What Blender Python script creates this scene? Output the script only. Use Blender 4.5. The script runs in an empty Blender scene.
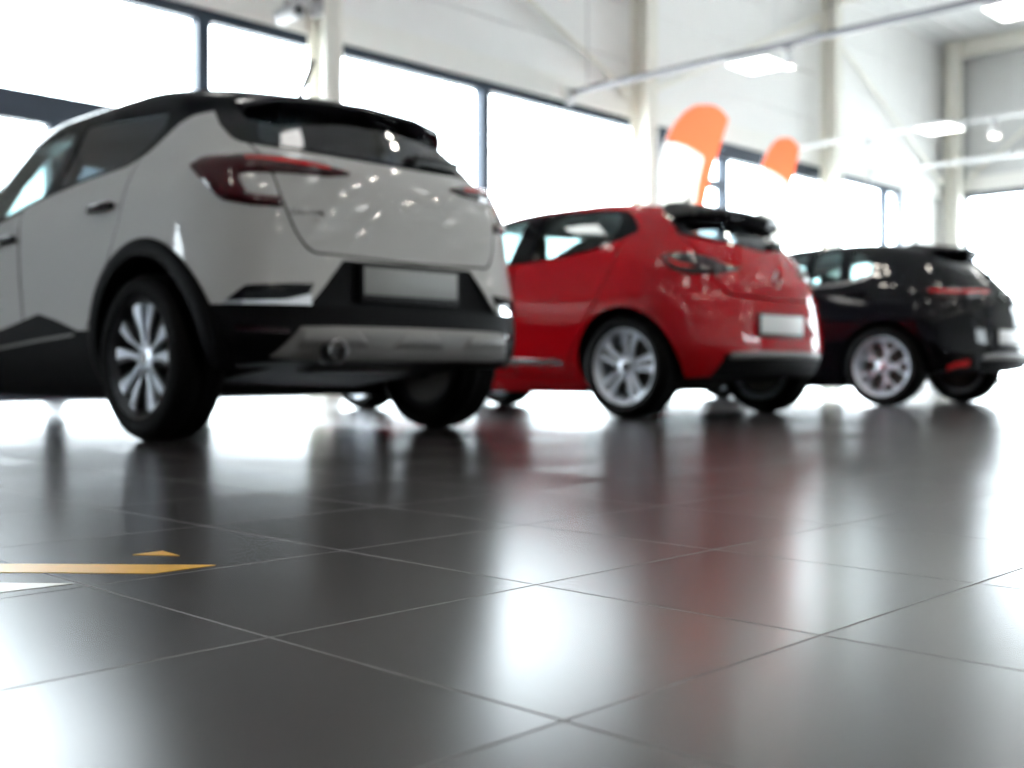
import bpy, bmesh, math, random
import numpy as np
from mathutils import Vector, Matrix

C = bpy.context.scene.collection
random.seed(7)

# ------------------------------------------------------------------ helpers
def link(o, parent=None):
    C.objects.link(o)
    if parent is not None:
        o.parent = parent
    return o

def tag(o, label=None, cat=None, group=None, kind=None):
    if label: o['label'] = label
    if cat: o['category'] = cat
    if group: o['group'] = group
    if kind: o['kind'] = kind
    return o

def empty(name, loc, label=None, cat=None, group=None, kind=None):
    o = bpy.data.objects.new(name, None)
    o.location = loc
    o.empty_display_size = .2
    link(o)
    return tag(o, label, cat, group, kind)

def smooth(me, ang=32):
    for p in me.polygons: p.use_smooth = True
    me.set_sharp_from_angle(angle=math.radians(ang))

def obj(name, bm, mat, parent=None, sm=32, loc=None):
    me = bpy.data.meshes.new(name)
    bmesh.ops.recalc_face_normals(bm, faces=bm.faces)
    bm.to_mesh(me); bm.free()
    for m in (mat if isinstance(mat, (list, tuple)) else [mat]):
        me.materials.append(m)
    if sm: smooth(me, sm)
    o = bpy.data.objects.new(name, me)
    if loc is not None: o.location = loc
    return link(o, parent)

def quad(bm, a, b, c, d, mi=0):
    try:
        f = bm.faces.new((a, b, c, d)); f.material_index = mi
        return f
    except ValueError:
        return None

def add_box(bm, lo, hi, bevel=0, seg=2, mi=0):
    b = bmesh.new()
    vs = [b.verts.new((x, y, z)) for x in (lo[0], hi[0]) for y in (lo[1], hi[1]) for z in (lo[2], hi[2])]
    for idx in ((0,1,3,2),(4,6,7,5),(0,4,5,1),(2,3,7,6),(0,2,6,4),(1,5,7,3)):
        b.faces.new([vs[i] for i in idx])
    bmesh.ops.recalc_face_normals(b, faces=b.faces)
    if bevel:
        bmesh.ops.bevel(b, geom=b.edges[:], offset=bevel, segments=seg, affect='EDGES', profile=.6)
    for f in b.faces: f.material_index = mi
    merge(bm, b)

def merge(bm, b):
    me = bpy.data.meshes.new('tmp')
    b.to_mesh(me); b.free()
    bm.from_mesh(me)
    bpy.data.meshes.remove(me)

def add_tube(bm, pts, r, seg=12, cap=True):
    """round bar along a polyline, radius r or list of radii"""
    P = [Vector(p) for p in pts]
    R = r if isinstance(r, (list, tuple)) else [r] * len(P)
    rings = []
    up = Vector((0, 0, 1))
    for i, p in enumerate(P):
        d = (P[min(i+1, len(P)-1)] - P[max(i-1, 0)]).normalized()
        s = d.cross(up)
        if s.length < 1e-3: s = d.cross(Vector((1, 0, 0)))
        s.normalize(); t = s.cross(d)
        rings.append([bm.verts.new(p + (s * math.cos(2*math.pi*k/seg) + t * math.sin(2*math.pi*k/seg)) * R[i]) for k in range(seg)])
    for a, b in zip(rings, rings[1:]):
        for k in range(seg):
            quad(bm, a[k], a[(k+1) % seg], b[(k+1) % seg], b[k])
    if cap:
        bm.faces.new(rings[0][::-1]); bm.faces.new(rings[-1])

def add_lathe(bm, prof, seg=48, axis='z', center=(0, 0, 0), closed=False):
    """revolve [(axial, radius)]"""
    rings = []
    for (h, r) in prof:
        ring = []
        for k in range(seg):
            c, s = math.cos(2*math.pi*k/seg), math.sin(2*math.pi*k/seg)
            p = {'z': (r*c, r*s, h), 'x': (h, r*c, r*s), 'y': (r*c, h, r*s)}[axis]
            ring.append(bm.verts.new((p[0]+center[0], p[1]+center[1], p[2]+center[2])))
        rings.append(ring)
    pairs = list(zip(rings, rings[1:]))
    if closed: pairs.append((rings[-1], rings[0]))
    for a, b in pairs:
        for k in range(seg):
            quad(bm, a[k], a[(k+1) % seg], b[(k+1) % seg], b[k])
    if not closed:
        for ring in (rings[0], rings[-1]):
            try: bm.faces.new(ring)
            except ValueError: pass

def add_prism(bm, poly, axis, lo, hi, bevel=0):
    """extrude a 2D polygon along an axis: 'x' poly is (y,z), 'y' poly is (x,z), 'z' poly is (x,y)"""
    b = bmesh.new()
    def P(p, h):
        return {'x': (h, p[0], p[1]), 'y': (p[0], h, p[1]), 'z': (p[0], p[1], h)}[axis]
    A = [b.verts.new(P(p, lo)) for p in poly]
    B = [b.verts.new(P(p, hi)) for p in poly]
    n = len(poly)
    b.faces.new(A[::-1]); b.faces.new(B)
    for i in range(n):
        quad(b, A[i], A[(i+1) % n], B[(i+1) % n], B[i])
    bmesh.ops.recalc_face_normals(b, faces=b.faces)
    if bevel:
        bmesh.ops.bevel(b, geom=b.edges[:], offset=bevel, segments=2, affect='EDGES', profile=.6)
    merge(bm, b)

# ------------------------------------------------------------------ materials
def mat(name, col, rough=.5, metal=0., coat=0., coat_r=.02, spec=.5, emit=None, es=0., ior=1.5):
    m = bpy.data.materials.new(name); m.use_nodes = True
    b = m.node_tree.nodes['Principled BSDF']
    b.inputs['Base Color'].default_value = (*col, 1)
    b.inputs['Roughness'].default_value = rough
    b.inputs['Metallic'].default_value = metal
    b.inputs['Coat Weight'].default_value = coat
    b.inputs['Coat Roughness'].default_value = coat_r
    b.inputs['Specular IOR Level'].default_value = spec
    b.inputs['IOR'].default_value = ior
    if emit:
        b.inputs['Emission Color'].default_value = (*emit, 1)
        b.inputs['Emission Strength'].default_value = es
    return m

def noisy(m, scale, amount, rough_amount=0., detail=4.):
    """break up colour and roughness a little with procedural noise"""
    nt = m.node_tree; b = nt.nodes['Principled BSDF']
    tc = nt.nodes.new('ShaderNodeTexCoord'); nz = nt.nodes.new('ShaderNodeTexNoise')
    nz.inputs['Scale'].default_value = scale; nz.inputs['Detail'].default_value = detail
    nt.links.new(tc.outputs['Object'], nz.inputs['Vector'])
    col = b.inputs['Base Color'].default_value[:]
    mr = nt.nodes.new('ShaderNodeMapRange')
    mr.inputs['To Min'].default_value = 1 - amount; mr.inputs['To Max'].default_value = 1 + amount
    nt.links.new(nz.outputs['Fac'], mr.inputs['Value'])
    vm = nt.nodes.new('ShaderNodeVectorMath'); vm.operation = 'SCALE'
    vm.inputs[0].default_value = col[:3]
    nt.links.new(mr.outputs['Result'], vm.inputs['Scale'])
    nt.links.new(vm.outputs['Vector'], b.inputs['Base Color'])
    if rough_amount:
        r0 = b.inputs['Roughness'].default_value
        m2 = nt.nodes.new('ShaderNodeMapRange')
        m2.inputs['To Min'].default_value = r0 - rough_amount; m2.inputs['To Max'].default_value = r0 + rough_amount
        nt.links.new(nz.outputs['Fac'], m2.inputs['Value'])
        nt.links.new(m2.outputs['Result'], b.inputs['Roughness'])
    return m

def glass(name, tint, ior=1.5, rough=0.):
    m = bpy.data.materials.new(name); m.use_nodes = True
    nt = m.node_tree; nt.nodes.clear()
    out = nt.nodes.new('ShaderNodeOutputMaterial'); mx = nt.nodes.new('ShaderNodeMixShader')
    tr = nt.nodes.new('ShaderNodeBsdfTransparent'); gl = nt.nodes.new('ShaderNodeBsdfGlossy'); fr = nt.nodes.new('ShaderNodeFresnel')
    tr.inputs['Color'].default_value = (*tint, 1); gl.inputs['Roughness'].default_value = rough
    # the same reflectance on both faces of the pane
    ge = nt.nodes.new('ShaderNodeNewGeometry'); mi = nt.nodes.new('ShaderNodeMapRange')
    mi.inputs['To Min'].default_value = ior; mi.inputs['To Max'].default_value = 1 / ior
    nt.links.new(ge.outputs['Backfacing'], mi.inputs['Value']); nt.links.new(mi.outputs['Result'], fr.inputs['IOR'])
    nt.links.new(fr.outputs[0], mx.inputs[0]); nt.links.new(tr.outputs[0], mx.inputs[1]); nt.links.new(gl.outputs[0], mx.inputs[2])
    nt.links.new(mx.outputs[0], out.inputs[0])
    return m

M = {}
M['white_paint'] = noisy(mat('white_paint', (.45, .442, .432), .45, .0, 1., .015, spec=.0), 400, .03)
M['red_paint'] = noisy(mat('red_paint', (.40, .0028, .007), .42, .0, .75, .015, spec=.0), 500, .10)
M['black_paint'] = mat('black_paint', (.003, .003, .0045), .35, 0, .45, .01, spec=.0)
M['gloss_black'] = mat('gloss_black', (.003, .003, .0045), .3, 0, .42, .01, spec=.0)
M['black_plastic'] = noisy(mat('black_plastic', (.0035, .0036, .0043), .55, spec=.3, ior=1.22), 300, .15)
M['satin_black'] = mat('satin_black', (.006, .006, .007), .35, spec=.3)
M['underbody'] = noisy(mat('underbody', (.005, .005, .006), .7, spec=.3, ior=1.25), 30, .3)
M['silver_trim'] = noisy(mat('silver_trim', (.17, .165, .162), .45, .2), 200, .05)
M['chrome'] = mat('chrome', (.85, .86, .88), .08, 1.)
M['steel'] = mat('steel', (.45, .45, .46), .25, 1.)
M['tyre'] = noisy(mat('tyre', (.004, .004, .0043), .65, spec=.3, ior=1.22), 60, .2)
M['rim_silver'] = mat('rim_silver', (.62, .66, .73), .3, .45, .5)
M['rim_dark'] = mat('rim_dark', (.025, .026, .03), .3, .4, .6)
M['brake'] = mat('brake', (.08, .075, .07), .45, .9)
M['red_lens'] = noisy(mat('red_lens', (.035, .001, .003), .3, 0, 1., .01, spec=0.), 40, .3)
M['dark_lens'] = mat('dark_lens', (.012, .003, .005), .3, 0, 1., .01, spec=0.)
M['bright_lens'] = mat('bright_lens', (.62, .012, .016), .15, 0, 1., .01)
M['plate'] = noisy(mat('plate', (.62, .62, .61), .38), 6, .06)
M['dealer_plate'] = noisy(mat('dealer_plate', (.24, .24, .235), .35), 6, .12)
M['lettering'] = mat('lettering', (.05, .05, .055), .35, .5)
M['seat_fabric'] = noisy(mat('seat_fabric', (.018, .018, .02), .85), 90, .25)
M['tint_glass'] = glass('tint_glass', (.66, .74, .74), 1.55)
M['privacy_glass'] = glass('privacy_glass', (.22, .23, .25), 1.55)
M['smoke_glass'] = glass('smoke_glass', (.5, .51, .53), 1.55)
M['clear_glass'] = glass('clear_glass', (.97, .985, .985), 1.45)
M['wall_panel'] = noisy(mat('wall_panel', (.90, .89, .875), .5), 3, .03)
M['shaded_wall_panel'] = noisy(mat('shaded_wall_panel', (.70, .70, .695), .55), 3, .03)  # wall cladding in a darker grey, the end wall's shade put into its colour
M['left_wall'] = noisy(mat('left_wall', (.30, .30, .31), .6), 3, .03)
M['ledge'] = noisy(mat('ledge', (.90, .885, .84), .5), 5, .03)
M['column_paint'] = noisy(mat('column_paint', (.86, .835, .76), .45), 6, .04)
M['ceiling_paint'] = noisy(mat('ceiling_paint', (.88, .88, .87), .6), 4, .03)
M['window_frame'] = noisy(mat('window_frame', (.018, .032, .055), .4, .2), 20, .1)
M['concrete'] = noisy(mat('concrete', (.62, .61, .59), .8), 2, .12)
M['white_metal'] = noisy(mat('white_metal', (.80, .80, .80), .4), 20, .03)
M['camera_shell'] = noisy(mat('camera_shell', (.42, .42, .43), .4), 20, .03)
M['grey_metal'] = noisy(mat('grey_metal', (.22, .22, .24), .4, .5), 20, .08)
M['panel_glow'] = mat('panel_glow', (.9, .9, .9), .5, emit=(1., .98, .94), es=9.)
M['spot_glow'] = mat('spot_glow', (.9, .9, .9), .5, emit=(1., .93, .82), es=170.)
M['tape_yellow'] = noisy(mat('tape_yellow', (.74, .37, .01), .34, spec=.5), 30, .08)
M['tape_white'] = noisy(mat('tape_white', (.74, .72, .70), .34, spec=.5), 30, .08)

def flag_mat(name, col):
    m = bpy.data.materials.new(name); m.use_nodes = True
    nt = m.node_tree; nt.nodes.clear()
    out = nt.nodes.new('ShaderNodeOutputMaterial'); mx = nt.nodes.new('ShaderNodeMixShader')
    d = nt.nodes.new('ShaderNodeBsdfDiffuse'); t = nt.nodes.new('ShaderNodeBsdfTranslucent')
    tc = nt.nodes.new('ShaderNodeTexCoord'); nz = nt.nodes.new('ShaderNodeTexNoise'); nz.inputs['Scale'].default_value = 250
    mr = nt.nodes.new('ShaderNodeMapRange'); mr.inputs['To Min'].default_value = .93; mr.inputs['To Max'].default_value = 1.07
    vm = nt.nodes.new('ShaderNodeVectorMath'); vm.operation = 'SCALE'; vm.inputs[0].default_value = col
    nt.links.new(tc.outputs['Object'], nz.inputs['Vector']); nt.links.new(nz.outputs['Fac'], mr.inputs['Value'])
    nt.links.new(mr.outputs['Result'], vm.inputs['Scale'])
    nt.links.new(vm.outputs['Vector'], d.inputs['Color']); nt.links.new(vm.outputs['Vector'], t.inputs['Color'])
    mx.inputs[0].default_value = .6
    nt.links.new(d.outputs[0], mx.inputs[1]); nt.links.new(t.outputs[0], mx.inputs[2]); nt.links.new(mx.outputs[0], out.inputs[0])
    return m
M['flag_orange'] = flag_mat('flag_orange', (1., .38, .22))
M['flag_white'] = flag_mat('flag_white', (.90, .88, .84))

TILE, TU, TV = .4205, .697, .6155
def floor_mat():
    m = bpy.data.materials.new('floor_tiles'); m.use_nodes = True
    nt = m.node_tree; N = nt.nodes; L = nt.links
    b = N['Principled BSDF']
    tc = N.new('ShaderNodeTexCoord')
    mp = N.new('ShaderNodeVectorMath'); mp.operation = 'SUBTRACT'; mp.inputs[1].default_value = (TU, TV, 0)
    L.new(tc.outputs['Object'], mp.inputs[0])
    sc = N.new('ShaderNodeVectorMath'); sc.operation = 'SCALE'; sc.inputs['Scale'].default_value = 1 / TILE
    L.new(mp.outputs[0], sc.inputs[0])
    fl = N.new('ShaderNodeVectorMath'); fl.operation = 'FLOOR'; L.new(sc.outputs[0], fl.inputs[0])
    fr = N.new('ShaderNodeVectorMath'); fr.operation = 'FRACTION'; L.new(sc.outputs[0], fr.inputs[0])
    sp = N.new('ShaderNodeSeparateXYZ'); L.new(fr.outputs[0], sp.inputs[0])
    def edge(out):
        a = N.new('ShaderNodeMath'); a.operation = 'SUBTRACT'; a.inputs[1].default_value = .5; L.new(out, a.inputs[0])
        c = N.new('ShaderNodeMath'); c.operation = 'ABSOLUTE'; L.new(a.outputs[0], c.inputs[0])
        return c.outputs[0]
    mx = N.new('ShaderNodeMath'); mx.operation = 'MAXIMUM'
    L.new(edge(sp.outputs[0]), mx.inputs[0]); L.new(edge(sp.outputs[1]), mx.inputs[1])
    gr = N.new('ShaderNodeMapRange'); gr.inputs['From Min'].default_value = .5 - .0050; gr.inputs['From Max'].default_value = .5 - .0036
    L.new(mx.outputs[0], gr.inputs['Value'])
    # tile colour: brushed charcoal stone, each tile a touch different
    wn = N.new('ShaderNodeTexWhiteNoise'); wn.noise_dimensions = '3D'; L.new(fl.outputs[0], wn.inputs['Vector'])
    stretch = N.new('ShaderNodeMapping'); stretch.inputs['Rotation'].default_value = (0, 0, math.radians(40))
    stretch.inputs['Scale'].default_value = (3, 22, 1)
    L.new(tc.outputs['Object'], stretch.inputs['Vector'])
    nz = N.new('ShaderNodeTexNoise'); nz.inputs['Scale'].default_value = 1.6; nz.inputs['Detail'].default_value = 6; nz.inputs['Roughness'].default_value = .65
    L.new(stretch.outputs[0], nz.inputs['Vector'])
    n2 = N.new('ShaderNodeTexNoise'); n2.inputs['Scale'].default_value = 140; n2.inputs['Detail'].default_value = 3
    L.new(tc.outputs['Object'], n2.inputs['Vector'])
    ramp = N.new('ShaderNodeMix'); ramp.data_type = 'RGBA'
    ramp.inputs['A'].default_value = (.014, .012, .0123, 1); ramp.inputs['B'].default_value = (.025, .0212, .0216, 1)
    ad = N.new('ShaderNodeMath'); ad.operation = 'MULTIPLY_ADD'; ad.inputs[1].default_value = .25
    L.new(wn.outputs['Value'], ad.inputs[0]); L.new(nz.outputs['Fac'], ad.inputs[2])
    L.new(ad.outputs[0], ramp.inputs['Factor'])
    col = N.new('ShaderNodeMix'); col.data_type = 'RGBA'; col.inputs['B'].default_value = (.115, .108, .105, 1)
    L.new(gr.outputs['Result'], col.inputs['Factor']); L.new(ramp.outputs['Result'], col.inputs['A'])
    L.new(col.outputs['Result'], b.inputs['Base Color'])
    # roughness
    rr = N.new('ShaderNodeMapRange'); rr.inputs['To Min'].default_value = FLOOR_R - .012; rr.inputs['To Max'].default_value = FLOOR_R + .012
    L.new(nz.outputs['Fac'], rr.inputs['Value'])
    rm = N.new('ShaderNodeMix'); rm.data_type = 'FLOAT'; rm.inputs['B'].default_value = .75
    L.new(gr.outputs['Result'], rm.inputs['Factor']); L.new(rr.outputs['Result'], rm.inputs['A'])
    L.new(rm.outputs['Result'], b.inputs['Roughness'])
    b.inputs['Specular IOR Level'].default_value = .41
    # each tile is laid a hair out of level; grout sits lower
    ws = N.new('ShaderNodeVectorMath'); ws.operation = 'SUBTRACT'; ws.inputs[1].default_value = (.5, .5, .5)
    L.new(wn.outputs['Color'], ws.inputs[0])
    wm = N.new('ShaderNodeVectorMath'); wm.operation = 'MULTIPLY'; wm.inputs[1].default_value = (.015, .015, 0)
    L.new(ws.outputs[0], wm.inputs[0])
    geo = N.new('ShaderNodeNewGeometry')
    na = N.new('ShaderNodeVectorMath'); na.operation = 'ADD'; L.new(geo.outputs['Normal'], na.inputs[0]); L.new(wm.outputs[0], na.inputs[1])
    nn = N.new('ShaderNodeVectorMath'); nn.operation = 'NORMALIZE'; L.new(na.outputs[0], nn.inputs[0])
    inv = N.new('ShaderNodeMath'); inv.operation = 'MULTIPLY_ADD'; inv.inputs[1].default_value = -1; L.new(gr.outputs['Result'], inv.inputs[0])
    n3 = N.new('ShaderNodeMath'); n3.operation = 'MULTIPLY'; n3.inputs[1].default_value = .002; L.new(n2.outputs['Fac'], n3.inputs[0])
    L.new(n3.outputs[0], inv.inputs[2])
    bp = N.new('ShaderNodeBump'); bp.inputs['Strength'].default_value = .35; bp.inputs['Distance'].default_value = .002
    L.new(inv.outputs[0], bp.inputs['Height']); L.new(nn.outputs[0], bp.inputs['Normal'])
    L.new(bp.outputs[0], b.inputs['Normal'])
    return m
FLOOR_R = .235
M['floor'] = floor_mat()

def _mono(vals, sub):
    """Monotone cubic through vals at integer parameters, sub samples per span."""
    v = np.asarray(vals, float); n = len(v)
    d = v[1:] - v[:-1]
    m = np.zeros_like(v)
    m[0] = d[0]; m[-1] = d[-1]
    for i in range(1, n - 1):
        for k in range(v.shape[1]):
            a, b = d[i-1, k], d[i, k]
            m[i, k] = 0 if a * b <= 0 else 2 * a * b / (a + b)
    out = []
    for i in range(n - 1):
        for j in range(sub):
            t = j / sub
            h00 = 2*t**3 - 3*t**2 + 1; h10 = t**3 - 2*t**2 + t
            h01 = -2*t**3 + 3*t**2; h11 = t**3 - t**2
            out.append(h00*v[i] + h10*m[i] + h01*v[i+1] + h11*m[i+1])
    out.append(v[-1])
    return np.array(out)

class Body:
    """Closed car skin. Local frame: x to the car's right, y forward, z up, origin on the floor under the rear axle.
    rows: z, half width, rear y, front y, rear corner length, front corner length, corner exponent, rear taper"""
    def __init__(self, rows, bumps=(), y_t=1.2, l_t=1.9, kf=.06):
        self.rows = rows
        self.tab = _mono(rows, 16)
        self.z0, self.z1 = rows[0][0], rows[-1][0]
        self.bumps = bumps; self.y_t = y_t; self.l_t = l_t; self.kf = kf
    def at(self, z):
        z = min(max(z, self.z0), self.z1)
        T = self.tab
        i = int(np.searchsorted(T[:, 0], z)) - 1
        i = min(max(i, 0), len(T) - 2)
        d = T[i+1, 0] - T[i, 0]
        f = 0 if d <= 0 else (z - T[i, 0]) / d
        return T[i] * (1 - f) + T[i+1] * f
    def _taper(self, y, z, r):
        t = 1 - r[7] * max(0, (self.y_t - y) / self.l_t) ** 2 - self.kf * max(0, (y - 2.1) / 1.4) ** 2
        for (by, bz, sy, sz, amp) in self.bumps:
            t += amp / max(r[1], .3) * math.exp(-((y - by) / sy) ** 2 - ((z - bz) / sz) ** 2)
        return t
    def _ends(self, r):
        z, w, yr, yf, Lr, Lf, n, k = r
        s = (yf - yr) / max(Lr + Lf, 1e-6)
        if s < 1.02:
            Lr *= s / 1.02; Lf *= s / 1.02
        return Lr, Lf
    def xy_row(self, a, r):
        z, w, yr, yf, _, _, n, k = r
        Lr, Lf = self._ends(r)
        if a <= 1:
            ph = max(a, 0) * math.pi / 2
            y = yr + Lr * (1 - max(math.cos(ph), 0) ** (2 / n)); s = max(math.sin(ph), 0) ** (2 / n)
        elif a <= 2:
            y = yr + Lr + (a - 1) * (yf - Lf - yr - Lr); s = 1
        else:
            ph = (3 - min(a, 3)) * math.pi / 2
            y = yf - Lf * (1 - max(math.cos(ph), 0) ** (2 / 2.3)); s = max(math.sin(ph), 0) ** (2 / 2.3)
        return w * s * self._taper(y, z, r), y
    def pt(self, a, z):
        x, y = self.xy_row(a, self.at(z))
        return np.array([x, y, z])
    def nrm(self, a, z):
        e = 2e-3
        a0, a1 = max(a - e, 1e-4), min(a + e, 2.9999)
        za, zb = max(z - e, self.z0), min(z + e, self.z1)
        da = self.pt(a1, z) - self.pt(a0, z); dz = self.pt(a, zb) - self.pt(a, za)
        n = np.cross(dz, da)
        l = np.linalg.norm(n)
        n = n / l if l > 1e-12 else np.array([1., 0, 0])
        p = self.pt(a, z)
        if n[0] < 0 and a < 2.99 and a > .02: n = -n
        if a <= .02 and n[1] > 0: n = -n
        return n
    def a_of_y(self, y, z):
        """outline parameter at length y (side)"""
        lo, hi = 0., 3.
        r = self.at(z)
        for _ in range(40):
            m = (lo + hi) / 2
            if self.xy_row(m, r)[1] < y: lo = m
            else: hi = m
        return (lo + hi) / 2
    def a_of_x(self, x, z):
        """outline parameter of the rear face at offset x"""
        lo, hi = 0., 1.
        r = self.at(z)
        for _ in range(40):
            m = (lo + hi) / 2
            if self.xy_row(m, r)[0] < x: lo = m
            else: hi = m
        return (lo + hi) / 2
    def half(self, y, z):
        r = self.at(z)
        if y <= r[2] or y >= r[3]: return 0.
        return self.xy_row(self.a_of_y(y, z), r)[0]
# z, w, yr, yf, Lr, Lf, n, kr
WHITE_ROWS = [
 (.165,.760,-.46,3.22,.50,.60,2.6,.01),
 (.20, .800,-.56,3.32,.52,.60,2.6,.01),
 (.30, .855,-.675,3.42,.54,.70,2.8,.01),
 (.45, .890,-.715,3.48,.54,.75,2.9,.01),
 (.60, .897,-.705,3.48,.54,.80,2.9,.01),
 (.75, .897,-.68,3.44,.54,.80,2.9,.02),
 (.88, .892,-.665,3.30,.54,.90,2.9,.03),
 (.98, .883,-.652,2.98,.52,.90,2.8,.04),
 (1.07,.864,-.635,2.66,.50,.85,2.7,.06),
 (1.15,.832,-.602,2.48,.49,.80,2.6,.09),
 (1.19,.811,-.572,2.40,.48,.75,2.5,.11),
 (1.29,.763,-.494,2.26,.48,.70,2.4,.14),
 (1.39,.718,-.412,2.12,.50,.65,2.2,.17),
 (1.46,.690,-.315,1.95,.45,.60,2.4,.17),
 (1.527,.650,-.11,1.76,.45,.55,2.3,.17),
 (1.575,.545,.22,1.48,.35,.40,2.2,.15),
 (1.595,.34,.46,1.16,.22,.24,2.0,.10),
 (1.60,.12,.62,.90,.10,.10,2.0,.05)]
WHITE_BUMPS = [(0,.72,.5,.22,.010),(1.35,.55,.75,.14,-.018),(2.64,.72,.5,.22,.01)]
RED_ROWS = [
 (.15,.760,-.40,3.15,.50,.60,2.5,.02),
 (.19,.800,-.50,3.25,.50,.60,2.5,.02),
 (.30,.850,-.60,3.35,.52,.70,2.6,.02),
 (.45,.890,-.63,3.42,.52,.75,2.7,.02),
 (.60,.897,-.61,3.40,.52,.80,2.7,.02),
 (.72,.897,-.585,3.34,.52,.85,2.7,.03),
 (.84,.885,-.565,3.10,.52,.90,2.6,.05),
 (.92,.868,-.53,2.75,.50,.90,2.6,.06),
 (1.00,.842,-.485,2.45,.48,.85,2.5,.08),
 (1.12,.785,-.408,2.18,.48,.75,2.5,.13),
 (1.24,.720,-.318,1.92,.46,.65,2.4,.17),
 (1.32,.660,-.215,1.68,.45,.60,2.4,.18),
 (1.37,.590,.00,1.42,.42,.50,2.3,.18),
 (1.40,.460,.24,1.12,.32,.36,2.2,.15),
 (1.413,.28,.42,.92,.18,.20,2.0,.10),
 (1.418,.12,.54,.78,.09,.09,2.0,.05)]
RED_BUMPS = [(0,.68,.5,.2,.02),(1.3,.5,.7,.13,-.02),(2.58,.68,.5,.2,.012)]
BLACK_ROWS = [
 (.15,.760,-.50,3.15,.50,.60,2.5,.02),
 (.19,.800,-.62,3.25,.50,.60,2.5,.02),
 (.30,.860,-.72,3.40,.54,.70,2.6,.02),
 (.45,.895,-.75,3.50,.56,.75,2.6,.03),
 (.60,.907,-.74,3.50,.56,.80,2.6,.04),
 (.72,.907,-.72,3.44,.56,.85,2.6,.05),
 (.84,.895,-.70,3.20,.56,.90,2.5,.06),
 (.93,.875,-.66,2.85,.54,.90,2.4,.08),
 (1.00,.850,-.605,2.56,.52,.85,2.4,.09),
 (1.12,.795,-.498,2.26,.50,.75,2.4,.13),
 (1.24,.735,-.392,1.96,.48,.65,2.4,.15),
 (1.33,.675,-.275,1.68,.46,.60,2.4,.16),
 (1.385,.610,-.10,1.42,.42,.50,2.3,.16),
 (1.42,.480,.16,1.12,.32,.36,2.2,.15),
 (1.438,.29,.36,.90,.18,.20,2.0,.10),
 (1.443,.12,.48,.76,.09,.09,2.0,.05)]
BLACK_BUMPS = [(0,.68,.5,.2,.02),(1.3,.5,.7,.13,-.02),(2.67,.68,.5,.2,.012)]
WHITE_AT = (3.19, 4.36)
RED_AT = (6.33, 4.36)
BLACK_AT = (9.93, 4.42)
SKY, EXPO = 17.0, 0.30
# ------------------------------------------------------------------ car skins
def skin_bm(body, shrink=0., na=(20, 40, 14), step=2, bm=None, flip=False):
    """closed skin of a Body; shrink moves it inwards along the normals"""
    bm = bm or bmesh.new()
    A = list(np.linspace(0, 1, na[0] + 1)) + list(np.linspace(1, 2, na[1] + 1))[1:] + list(np.linspace(2, 3, na[2] + 1))[1:]
    rows = [r for i, r in enumerate(body.tab) if i % step == 0]
    P = []
    for r in rows:
        P.append([np.array([*body.xy_row(a, r), r[0]]) for a in A])
    P = np.array(P)                      # rows, A, 3
    if shrink:
        ds = np.gradient(P, axis=0); da = np.gradient(P, axis=1)
        n = np.cross(ds, da); n /= np.maximum(np.linalg.norm(n, axis=2, keepdims=True), 1e-9)
        n = np.where(n[..., :1] * 0 + (n[:, 30:31, :1] < 0), -n, n)
        P2 = P - n * shrink
        P2[:, 0, 0] = 0; P2[:, -1, 0] = 0
        P2[..., 0] = np.maximum(P2[..., 0], 0)
        P2[0, :, 2] = P[0, :, 2] + shrink; P2[-1, :, 2] = P[-1, :, 2] - shrink
        P = P2
    rowsv = []
    for row in P:
        half = [bm.verts.new(p) for p in row]
        other = [bm.verts.new((-p[0], p[1], p[2])) for p in row[1:-1]]
        rowsv.append(half + other[::-1])
    n = len(rowsv[0]); na_ = len(A)
    fs = []
    for a, b in zip(rowsv, rowsv[1:]):
        for k in range(n):
            fs.append(quad(bm, a[k], a[(k+1) % n], b[(k+1) % n], b[k]))
    for ring in (rowsv[0], rowsv[-1]):
        for k in range(na_ - 1):
            v = [ring[k], ring[k+1], ring[(n - k - 1) % n], ring[(n - k) % n]]
            v = list(dict.fromkeys(v))
            if len(v) > 2:
                fs.append(bm.faces.new(v))
    fs = [f for f in fs if f]
    bmesh.ops.recalc_face_normals(bm, faces=fs)
    if flip: bmesh.ops.reverse_faces(bm, faces=fs)
    return bm

def mesh_obj(bm, mats):
    me = bpy.data.meshes.new('w'); bm.to_mesh(me); bm.free()
    for m in mats: me.materials.append(m)
    o = bpy.data.objects.new('w', me); C.objects.link(o)
    return o

def boole(o, cut, op, keep=False):
    """boolean the working object o with a cutter; returns a new working object"""
    r = bpy.data.objects.new('w', o.data); C.objects.link(r)
    md = r.modifiers.new('b', 'BOOLEAN'); md.operation = op; md.object = cut
    md.solver = 'MANIFOLD'; md.material_mode = 'INDEX'
    bpy.context.view_layer.update()
    dg = bpy.context.evaluated_depsgraph_get()
    me = bpy.data.meshes.new_from_object(r.evaluated_get(dg))
    if len(me.polygons) == 0 and op != 'INTERSECT':
        md.solver = 'EXACT'; md.material_mode = 'TRANSFER'
        bpy.context.view_layer.update(); dg = bpy.context.evaluated_depsgraph_get()
        me = bpy.data.meshes.new_from_object(r.evaluated_get(dg))
        print('exact', len(me.polygons))
    bpy.data.objects.remove(r)
    q = bpy.data.objects.new('w', me); C.objects.link(q)
    return q

def drop(*os):
    for o in os: bpy.data.objects.remove(o)

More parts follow.
